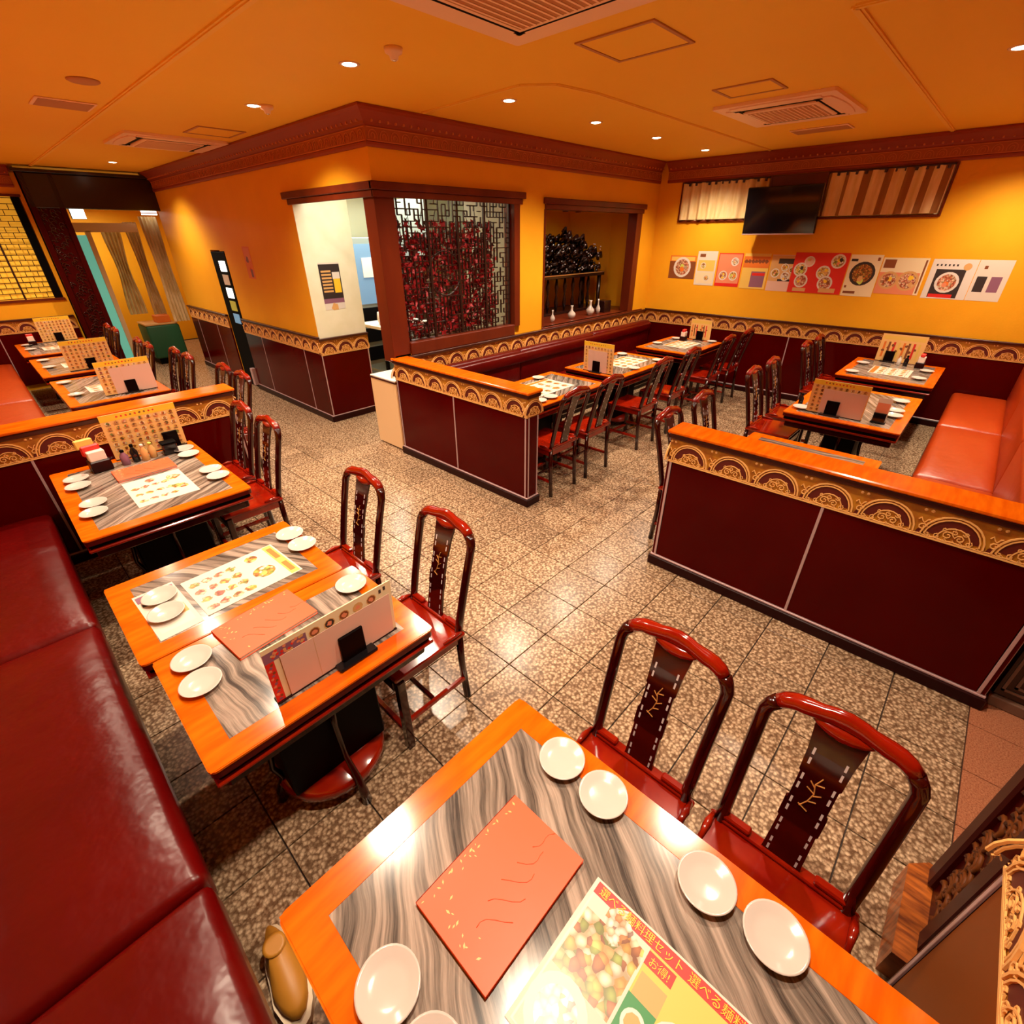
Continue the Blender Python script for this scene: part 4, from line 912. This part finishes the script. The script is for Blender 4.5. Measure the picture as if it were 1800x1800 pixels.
# high windows with curtains
def hi_window(name, y0, y1, z0, z1, label, seed, n):
    w_ = empty(name, kind='structure')
    fw = .022
    for (a, b, c, d_) in ((y0,y1,z0-fw,z0),(y0,y1,z1,z1+.02),(y0-fw,y0,z0-fw,z1+.02),(y1,y1+fw,z0-fw,z1+.02)):
        MB().box(XR-.02, XR, a, b, c, d_, 'frame_wood', .003).build('window_frame', parent=w_)
    mb = MB(); mb.box(XR-.004, XR-.001, y0, y1, z0, z1, 'paper_cream'); mb.build('window_blind', parent=w_)
    cu = empty('curtain', (XR-.035, (y0+y1)/2, z0), label=label, cat='curtain'); yc = (y0+y1)/2
    rg = random.Random(seed); N = 160; vs = []; 
    for j, z in enumerate((z1-z0, .75*(z1-z0), .4*(z1-z0), .01)):
        for i in range(N+1):
            t = i/N; y = y0+.01+(y1-y0-.02)*t-yc; amp = (.010+.006*math.sin(t*9+seed))*1.8; x = amp*math.sin(t*n*2*PI+.5*math.sin(t*11+seed)+.12*j)
            vs.append((x, y, z))
    fs = [(j*(N+1)+i, j*(N+1)+i+1, (j+1)*(N+1)+i+1, (j+1)*(N+1)+i) for j in range(3) for i in range(N)]
    mb = MB()
    def brown(f):  # faces that carry the painted fold shade
        i_ = f[0] % (N+1); t = i_/N; return seed == 4 and math.sin(t*6.5*2*PI+1.2*math.sin(t*5)) > (.25 if t < .75 else .8)
    mb.add(vs, [f for f in fs if not brown(f)], 'curtain_cream', True)
    if seed == 4: mb.add(vs, [f for f in fs if brown(f)], 'curtain_fold_shade', True)
    mb.build('cloth', parent=cu)
    mb = MB(); mb.tube([(0, y0-yc, z1-z0+.004), (0, y1-yc, z1-z0+.004)], .008, 'curtain_blue', 8)
    for k in range(int((y1-y0)/.09)): mb.box(-.012, .012, y0+.05+k*.09-yc-.012, y0+.05+k*.09-yc+.012, z1-z0-.03, z1-z0+.006, 'curtain_blue', .003)
    mb.build('curtain_rod', parent=cu)
hi_window('window_3', 2.56, 3.70, 2.17, 2.60, 'cream gathered curtain on the high window left of the television', 1, 9)
hi_window('window_4', .78, 1.92, 2.17, 2.60, 'cream curtain with painted brown fold shade on the high window right of the television', 4, 8)
MB().box(XR-.012, XR, 1.93, 2.55, 2.44, 2.62, 'frame_wood', .003).build('trim_9', kind='structure')

# ---------------------------------------------------------------- ceiling fittings
def ac(label, x0, x1, y0, y1):
    cx_, cy_ = (x0+x1)/2, (y0+y1)/2; a, b = (x1-x0)/2, (y1-y0)/2
    r = empty('air_conditioner', (cx_, cy_, CEIL), label=label, cat='air conditioner', group='ceiling cassette air conditioners')
    mb = MB(); mb.prism(rounded(-a, a, -b, b, .02), -.022, -.0005, 'plastic_peach'); mb.build('housing', parent=r)
    for k in range(4):
        mb = MB(); mb.T = Matrix.Rotation(k*PI/2, 4, 'Z'); L_ = (b if k % 2 == 0 else a); D_ = (a if k % 2 == 0 else b)
        pts = []
        for t in range(13): s_ = -1+2*t/12; pts.append((D_-.03-.03*s_*s_, s_*L_*.74))
        for t in range(13): s_ = 1-2*t/12; pts.append((D_-.15, s_*L_*.74))
        mb.prism(pts, -.030, -.022, 'plastic_peach')
        mb.box(D_-.175, D_-.145, -L_*.72, L_*.72, -.031, -.0225, 'black'); mb.build('air_flap', parent=r)
    q = min(a, b)*.56
    mb = MB(); mb.box(-q-.03, q+.03, -q-.03, q+.03, -.040, -.022, 'plastic_peach', .006); mb.build('grille_frame', parent=r)
    mb = MB(); mb.box(-q, q, -q, q, -.0415, -.040, 'grille')
    for k in range(14): mb.box(-q, q, -q+2*q*(k+.3)/14, -q+2*q*(k+.6)/14, -.044, -.0415, 'plastic_peach')
    mb.build('intake_grille', parent=r); return r
ac('large air conditioner cassette at the top edge of the picture', 1.50, 2.45, 1.31, 2.26)
ac('air conditioner cassette in the ceiling above the right booth tables', 4.62, 5.60, 1.30, 2.17)
ac('air conditioner cassette above the rear left aisle', 1.58, 2.50, 6.40, 7.25)
def hatch(label, x0, x1, y0, y1):
    r = empty('ceiling_hatch', ((x0+x1)/2, (y0+y1)/2, CEIL), label=label, cat='hatch'); a, b = (x1-x0)/2, (y1-y0)/2
    mb = MB()
    for q in ((-a,a,-b,-b+.02),(-a,a,b-.02,b),(-a,-a+.02,-b+.02,b-.02),(a-.02,a,-b+.02,b-.02)): mb.box(q[0],q[1],q[2],q[3],-.007,-.0005,'grille')
    mb.build('frame', parent=r); MB().box(-a+.022, a-.022, -b+.022, b-.022, -.004, -.0005, 'ceiling_paint').build('lid', parent=r)
hatch('square ceiling access hatch beside the large air conditioner', 2.68, 3.11, 1.61, 2.07)
hatch('ceiling access hatch beside the rear air conditioner', 2.0, 2.42, 5.72, 6.14)
hatch('ceiling access hatch near the right air conditioner', 4.10, 4.42, 1.55, 1.95)
def vent(label, cx_, cy_, w, d_, rz):
    r = empty('ceiling_vent', (cx_, cy_, CEIL), rz, label=label, cat='vent', group='slot vents in the ceiling')
    MB().box(-w/2, w/2, -d_/2, d_/2, -.010, -.0005, 'plastic_peach', .003).build('frame', parent=r)
    MB().box(-w/2+.02, w/2-.02, -d_/2+.012, d_/2-.012, -.0125, -.010, 'grille').build('slot', parent=r)
vent('narrow slot vent in the ceiling at far left', 1.04, 5.52, .36, .30, 0)
vent('slot vent in the ceiling beyond the right air conditioner', 6.25, 1.80, .26, .50, 0)
sp_o = MB(); sp_o.lathe([(0,-.012),(.075,-.012),(.088,-.006),(.088,-.0005)], 'grille', n=28); tag(sp_o.build('ceiling_speaker', loc=(1.03, 4.68, CEIL)), 'round flat ceiling speaker near the slot vent at far left', 'speaker')
def det(label, x, y):
    r = empty('smoke_detector', (x, y, CEIL), label=label, cat='detector'); MB().lathe([(0,-.05),(.02,-.05),(.026,-.03),(.045,-.022),(.05,-.0005)], 'plastic_peach', n=20).build('body', parent=r)
    MB().lathe([(0,-.056),(.010,-.054),(.012,-.05)], 'chrome', n=12).build('sensor', parent=r)
det('small round smoke detector near the large air conditioner', 2.06, 2.80); det('dark small detector beside the lit downlight over the aisle', 2.12, 4.55)
dl = empty('downlight', (0,0,0), label='x', cat='light')
MB().lathe([(.040,-.003),(.052,-.005),(.060,-.0005)], 'plastic_peach', n=24).build('ring', parent=dl); MB().lathe([(0,-.0075),(.030,-.0065),(.042,-.0032)], 'lamp_glow', n=20).build('bulb', parent=dl); reg(dl)
names = ['over the bench side of the nearest table','over the bench side of the joined tables','over the bench side of the third table','over the rear left tables, first','over the rear left tables, second','over the rear left tables, third','over the rear left tables, fourth',
 'over the near aisle','over the aisle beside the smoke detector','over the aisle beside the dark detector','nearest the carved gate beam',
 'over the window row, nearest the divider','over the window row, second','over the window row, third','over the window row, at the poster wall','over the right booth at the right picture edge','added out of view over the right booth','over the right booth, by the poster wall']
for k, ((x, y), nm) in enumerate(zip(LAMPS, names)):
    o = dl if k == 0 else copy_tree(dl); o.location = (x, y, CEIL); o['label'] = 'lit round downlight ' + nm; o['group'] = 'ceiling downlights'

# ---------------------------------------------------------------- kitchen seen through the opening
wall('wall_kitchen', [(2.77, 8.1, 7.3, 7.4, 0, 2.9), (8.0, 8.1, 4.2, 7.3, 0, 2.9)], 'kitchen_grey')
MB().box(XK+.12, 8.0, YB+.13, 7.3, 2.70, 2.74, 'kitchen_grey').build('ceiling_kitchen', kind='structure') if False else None
ct = empty('kitchen_counter', (2.86, 4.35, 0), label='beige counter with white top in the kitchen opening', cat='counter')
MB().box(-.205, -.02+.40, -.225, .22, .02, .72, 'beige_panel', .003).build('body', parent=ct)
MB().box(-.21, .42, -.228, .23, .72, .735, 'dark_rail', .002).build('edge', parent=ct); MB().box(-.205, .42, -.225, .225, .735, .75, 'p_white', .003).build('worktop', parent=ct)
fg = empty('refrigerator', (4.35, 7.0, 0), label='tall fridge with a blue glass door inside the kitchen', cat='refrigerator')
MB().box(-.55, .45, -.25, .25, 0, 2.0, 'steel_grey', .01).build('cabinet', parent=fg); MB().box(-.42, .32, -.262, -.25, 1.15, 1.92, 'fridge_blue').build('glass_door', parent=fg)
for z in (.35, .62, .90): MB().box(-.50, .40, -.266, -.25, z, z+.2, 'black', .004).build('drawer', parent=fg)
MB().box(-.30, -.10, -.275, -.262, 1.5, 1.75, 'p_white').build('notice', parent=fg)
wt = empty('kitchen_table', (4.0, 6.1, 0), label='steel work table with white dishes in the kitchen', cat='table')
MB().box(-.35, .45, -.3, .3, .93, .97, 'p_white', .004).build('top', parent=wt)
for sx_ in (-.32, .42):
    for sy__ in (-.27, .27): MB().box(sx_-.02, sx_+.02, sy__-.02, sy__+.02, 0, .93, 'black').build('leg', parent=wt)
MB().box(-.33, .43, -.28, .28, .35, .38, 'steel_grey').build('shelf', parent=wt)
for k, (dx_, hh, mm, nm) in enumerate(((-.2, .16, 'p_white', 'white'), (.0, .13, 'p_red', 'red'), (.2, .18, 'p_white', 'tall white'))):
    tag(MB().lathe([(.05,0),(.07,hh*.5),(.06,hh),(.05,hh)], mm, n=14).build('kitchen_jar', loc=(4.0+dx_, 6.0, .97)), '%s container on the kitchen work table' % nm, 'jar', 'containers on the kitchen table')
# shelves behind the lattice
sh = empty('kitchen_shelf', (5.9, 6.9, 0), label='kitchen shelf full of white dishes glimpsed through the lattice screen', cat='shelf')
for z in (.6, 1.0, 1.4, 1.8): MB().box(-1.1, 1.1, -.2, .2, z, z+.03, 'p_white').build('board', parent=sh)
for x in (-1.08, 1.05): MB().box(x, x+.04, -.2, .2, 0, 2.0, 'steel_grey').build('upright', parent=sh)
rg = random.Random(8); mb = MB()
for z in (.63, 1.03, 1.43):
    for k in range(16):
        x = -1.0+k*.13; h_ = .08+.18*rg.random(); mb.lathe([(.05,z),(.055,z+h_),(.0,z+h_)], rg.choice(['p_white','p_white','p_tan','paper','steel_grey']), x, 0, 12)
mb.build('crockery', parent=sh, kind='stuff')
hd = empty('extractor_hood', (5.9, 6.3, 1.75), label='grey steel hood high behind the lattice screen', cat='hood')
MB().prism([(-1.3,-.4),(1.3,-.4),(1.3,.35),(-1.3,.35)], .15, .7, 'steel_grey').build('body', parent=hd); MB().box(-1.32,1.32,-.42,.37,0,.15,'steel_grey',.01).build('rim', parent=hd)
# alcove altar cabinet
al = empty('carved_altar', (5.75, 4.78, 1.0), label='black carved wooden altar with a bushy crest standing in the orange alcove', cat='altar')
mb = MB()
for x in (-.80, .86):
    MB().tube([(x,-.12,0),(x,-.12,.12),(x,-.12,.5)], [.035,.028,.03], 'ebony', 10).build('column', parent=al); MB().tube([(x,.18,0),(x,.18,.5)], .03, 'ebony', 8).build('column', parent=al)
MB().box(-.86, .92, -.17, .22, .50, .56, 'ebony', .01).build('tier', parent=al); MB().box(-.84, .90, -.175, -.168, .545, .555, 'inlay_gold').build('gold_line', parent=al)
MB().box(-.86, .92, -.15, .22, .0, .04, 'ebony', .006).build('base', parent=al)
for k in range(9): MB().tube([(-.66+k*.17,-.05,.04),(-.66+k*.17,-.05,.15),(-.66+k*.17,-.05,.27),(-.66+k*.17,-.05,.38),(-.66+k*.17,-.05,.50)], [.012,.03,.012,.028,.012], 'ebony', 8).build('spindle', parent=al)
mb = MB(); rg = random.Random(9)
for k in range(480):
    u = rg.uniform(-1, 1); top = .52*math.sqrt(max(0, 1-u*u*.75))+(.10 if abs(u-.25) < .08 or abs(u-.55) < .06 else 0); z = .57+rg.random()*top*.95; s = .022+.035*rg.random()
    x = .0+u*.86; y = rg.uniform(-.12, .12)
    mb.tube([(x-s, y, z-s*rg.random()), (x, y-s*.5, z+s*.5), (x+s, y, z-s*rg.random()), (x+s*1.4, y+.01, z+s)], [s*.3, s*.62, s*.5, s*.12], 'ebony', 6)
for k in range(60): 
    u = rg.uniform(-.9, .9); z = .6+rg.random()*.36; mb.lathe([(.008,-.18),(.008,-.17),(.0,-.168)], 'inlay_pearl', u*.86, z, 6, ax='y')
mb.build('carved_crest', parent=al, kind='stuff')
al.location = (5.93, 4.78, 1.0); al.scale = (1.15, 1, .94)
for k, (x, h_, r_, nm) in enumerate(((5.30, .15, .032, 'slim white vase at the left of the alcove sill'), (5.72, .17, .055, 'round bellied white vase in the middle of the alcove sill'), (6.16, .20, .058, 'tall necked white vase right of centre on the alcove sill'), (6.36, .20, .032, 'thin white vase at the right of the alcove sill'), (5.00, .14, .028, 'small white cup vase at the far left of the alcove sill'))):
    tag(MB().lathe([(r_*.6,0),(r_,h_*.25),(r_*.95,h_*.4),(r_*.3,h_*.62),(r_*.25,h_*.85),(r_*.42,h_),(r_*.3,h_)], 'porcelain', n=20).build('vase', loc=(x, 4.26, 1.0)), nm, 'vase', 'white vases in the alcove')
tag(MB().box(-.09, .09, -.08, .08, 0, .16, 'ebony', .008).build('wooden_box', loc=(6.58, 4.32, 1.0)), 'black wooden box at the right end of the alcove sill', 'box')
for x, nm in ((5.86, 'left'), (6.14, 'right')):
    r = empty('spotlight', (x, 4.55, 2.52), label='small dark spotlight hanging in the alcove, %s one' % nm, cat='light', group='alcove spotlights')
    MB().tube([(0,0,0),(0,0,-.14)], .008, 'frame_wood', 8).build('stem', parent=r); MB().lathe([(.02,-.13),(.035,-.16),(.04,-.25),(0,-.25)], 'frame_wood', n=14).build('shade', parent=r)

# dark drinks fridge set in the inner wall
df = empty('drinks_fridge', (2.66, 8.09, 0), label='tall narrow black drinks fridge set into the yellow inner wall', cat='refrigerator')
MB().box(-.015, .55, -.26, .26, .0, 1.84, 'black', .006).build('cabinet', parent=df)
for k in range(5): MB().box(-.02, -.0152, -.19, .03, .92+k*.17, 1.05+k*.17, ['fridge_blue','p_lime','sign_glow','p_white','sign_glow'][k]).build('lit_label', parent=df)
MB().box(-.07, -.015, -.25, -.17, .05, .30, 'silver', .004).build('handle_box', parent=df)

# ---------------------------------------------------------------- carved gates
def gate_post(root, x0, x1, y0, y1, z1, fret=False):
    cx_, cy_ = (x0+x1)/2, (y0+y1)/2; a, b = (x1-x0)/2, (y1-y0)/2
    ox, oy = cx_-root.location.x, cy_-root.location.y
    mb = MB(); mb.T = Matrix.Translation((ox, oy, 0)); mb.box(-a, a, -b, b, .12, z1, 'gate_wood', .01); mb.build('post', parent=root)
    for xa in (-a, a-.07):
        mb = MB(); mb.T = Matrix.Translation((ox, oy, 0)); mb.box(xa, xa+.07, -b-.02, b+.02, .14, z1, 'gate_wood', .008); mb.build('stile', parent=root)
    mb = MB(); rg = random.Random(int(x0*100)+7); z = .2
    while z < z1-.05:
        for s_ in (-1, 1):
            x = rg.uniform(-a+.09, a-.09)
            mb.tube([(ox+x+.03*math.cos(t*.9), oy+s_*(b+.004), z+.03*math.sin(t*.9)) for t in range(6)], .007, 'rosewood' if not fret else 'carve_brown', 5)
        z += .018
    mb.build('carving', parent=root, kind='stuff')
gt = empty('carved_gate', (1.87, 10.2, 0), label='dark carved wooden gate with a thick beam at the rear of the aisle', cat='gate')
gate_post(gt, 1.10, 1.48, 10.12, 10.28, 2.80)
MB().box(-.77, .80, -.10, .08, 2.38, 2.79, 'ebony', .012).build('beam', parent=gt)
MB().box(-.82, .85, -.14, .12, 2.79, 2.83, 'ebony', .006).build('beam_cap', parent=gt)
MB().box(-.80, -.36, -.12, .12, 0, .14, 'ebony', .02).build('foot', parent=gt)
gn = empty('carved_gate_post', (1.38, -.55, 0), label='carved gate post on a chamfered wooden foot at lower right', cat='post')
gate_post(gn, 1.23, 1.53, -.62, -.50, 2.80, fret=True)
mb = MB(); mb.prism([(-.19,-.12),(.13,-.12),(.18,-.07),(.18,.07),(.13,.12),(-.19,.12)], 0, .13, 'foot_wood'); mb.build('foot', parent=gn)
gq = empty('fretwork_pedestal', (2.80, -.80, 0), label='dark fretwork pedestal on a stone base at the right picture edge', cat='pedestal')
MB().box(-.09, .15, -.20, .19, 0, .06, 'fret_grey', .006).build('stone_base', parent=gq); MB().box(-.07, .14, -.19, .18, .06, 2.8, 'ebony', .006).build('body', parent=gq)
for k, q in enumerate((.0, .035, .07, .105)):
    mb = MB()
    for (y0_, y1_, z0_, z1_) in ((-.17+q, .16-q, .10+q, .112+q), (-.17+q, .16-q, .60-q, .612-q), (-.17+q, -.158+q, .10+q, .61-q), (.148-q, .16-q, .10+q, .61-q)): mb.box(-.076, -.07, y0_, y1_, z0_, z1_, 'fret_grey')
    mb.build('fret_frame', parent=gq)

# far lattice window
w5 = empty('window_5', kind='structure')
MB().box(.05, 1.06, 10.43, 10.44, 1.24, 2.52, 'lattice_gold').build('window_pane', parent=w5)
mb = MB(); rr = random.Random(21); nx, nz = 13, 18; dx = .88/nx; dz = 1.24/nz
for i in range(nx+1):
    for j in range(nz):
        if i in (0, nx) or (i+j) % 2 == 0: mb.box(.08+dx*i-.004, .08+dx*i+.004, 10.36, 10.375, 1.26+dz*j, 1.26+dz*(j+1), 'lattice_dark')
for j in range(nz+1): mb.box(.08, .96, 10.36, 10.375, 1.26+dz*j-.004, 1.26+dz*j+.004, 'lattice_dark')
mb.box(.62, .64, 10.355, 10.38, 1.24, 2.52, 'lattice_dark'); mb.box(.96, 1.05, 10.345, 10.38, 1.24, 2.52, 'black'); mb.box(.04, 1.07, 10.33, 10.36, 1.215, 1.245, 'frame_wood'); mb.box(.04, 1.07, 10.33, 10.36, 2.515, 2.545, 'frame_wood')
mb.build('fretwork_screen', parent=w5)

# lobby beyond the gate
wall('wall_lobby', [(1.0, 3.6, 13.3, 13.4, 0, 2.87), (1.0, 1.06, 10.4, 13.3, 0, 2.87), (3.5, 3.6, 10.25, 13.3, 0, 2.87)])
dr = empty('door_1', kind='structure')
MB().box(1.12, 1.74, 11.0, 11.02, .05, 2.06, 'teal_glass').build('glass_panel', parent=dr)
MB().box(1.73, 1.80, 10.98, 11.05, 0, 2.12, 'cream_paint', .004).build('door_post', parent=dr)
MB().box(1.10, 2.45, 10.98, 11.06, 2.10, 2.23, 'cream_paint', .004).build('door_lintel', parent=dr)
lb = empty('sign_box', (1.69, 10.75, 2.27), label='glowing white sign box under the gate beam', cat='sign')
MB().box(-.09, .09, -.03, .03, 0, .20, 'black', .004).build('case', parent=lb); MB().box(-.085, .085, -.036, -.03, .006, .194, 'sign_glow').build('lit_face', parent=lb)
tw = MB()
for k in range(4): tw.box(2.50, 2.72, 10.62, 10.63, 2.34+.035*k, 2.36+.035*k, 'sign_glow')  # a window reflection, put in as glowing slats
tag(tw.build('window_reflection'), 'glowing slats drawn for a window reflection under the right end of the gate beam', 'light')
def drape(label, x0, x1, y, z0, z1, pinch, n, mm='fabric_cream', skew=0.):
    N = 60; vs = []
    K = 9
    for j in range(K+1):
        t = j/K; z = z1+(z0-z1)*t; c = (x0+x1)/2+skew*t; wd = (x1-x0)/2*(1-pinch*math.sin(PI*min(1, t*1.1))**2)
        for i in range(N+1): s_ = i/N; vs.append((c-wd+2*wd*s_, y+.022*math.sin(s_*n*2*PI), z))
    fs = [(j*(N+1)+i, j*(N+1)+i+1, (j+1)*(N+1)+i+1, (j+1)*(N+1)+i) for j in range(K) for i in range(N)]
    mb = MB(); mb.add(vs, fs, mm, True); return tag(mb.build('hanging_drape'), label, 'curtain', 'patterned drapes beyond the gate')
drape('patterned cream drape beyond the gate, left one', 2.02, 2.30, 11.5, .80, 2.14, .35, 5, skew=-.02)
drape('patterned cream drape beyond the gate, middle one', 2.32, 2.52, 11.25, .72, 2.25, .30, 4, skew=.0)
drape('patterned cream drape beyond the gate against the yellow wall', 2.46, 2.72, 10.75, .70, 2.32, .18, 5, skew=.02)
gtb = empty('side_table', (2.33, 11.1, 0), label='low table under a dark green cloth beyond the gate', cat='table')
MB().box(-.30, .22, -.3, .3, .10, .66, 'green_cloth', .03).build('cloth', parent=gtb); MB().box(-.30, .20, -.29, .29, .66, .69, 'p_tan', .006).build('top', parent=gtb)
MB().box(-.26, .18, -.26, .26, 0, .1, 'black').build('base', parent=gtb)
tag(MB().box(-.12, .10, -.12, .12, 0, .12, 'p_orange', .01).build('gift_box', loc=(2.36, 11.0, .69)), 'orange box on the green clothed table beyond the gate', 'box')

# ---------------------------------------------------------------- shoe on the floor between bench and table
so = empty('shoe', (-.085, .90, 0), math.radians(-96), label='tan leather shoe with a cream sole on the floor beside the near bench', cat='shoe')
def shoe_out(s, k=16): return [((.145*math.cos(2*PI*i/k)*s)+(.0), .056*math.sin(2*PI*i/k)*s*(1.0 if math.cos(2*PI*i/k) > 0 else .82)) for i in range(k)]
MB().prism(shoe_out(1.07), 0, .032, 'sole', True).build('sole', parent=so)
mb = MB(); vs = []; k = 16
lev = [(.90,.030,0,1),(.92,.045,0,1),(.84,.062,-.010,1.0),(.66,.074,-.035,1.0),(.45,.095,-.060,1.0)]
for s, z, ox, q in lev: vs += [(x+ox, y*q, z) for x, y in shoe_out(s, k)]
fs = [(j*k+i, j*k+(i+1) % k, (j+1)*k+(i+1) % k, (j+1)*k+i) for j in range(len(lev)-1) for i in range(k)]
mb.add(vs, fs+[[(len(lev)-1)*k+i for i in range(k)]], 'tan_leather', True); mb.build('upper', parent=so)
MB().lathe([(.030,.09),(.034,.10),(.024,.10)], 'tan_leather', -.062, 0, 16).build('collar', parent=so)
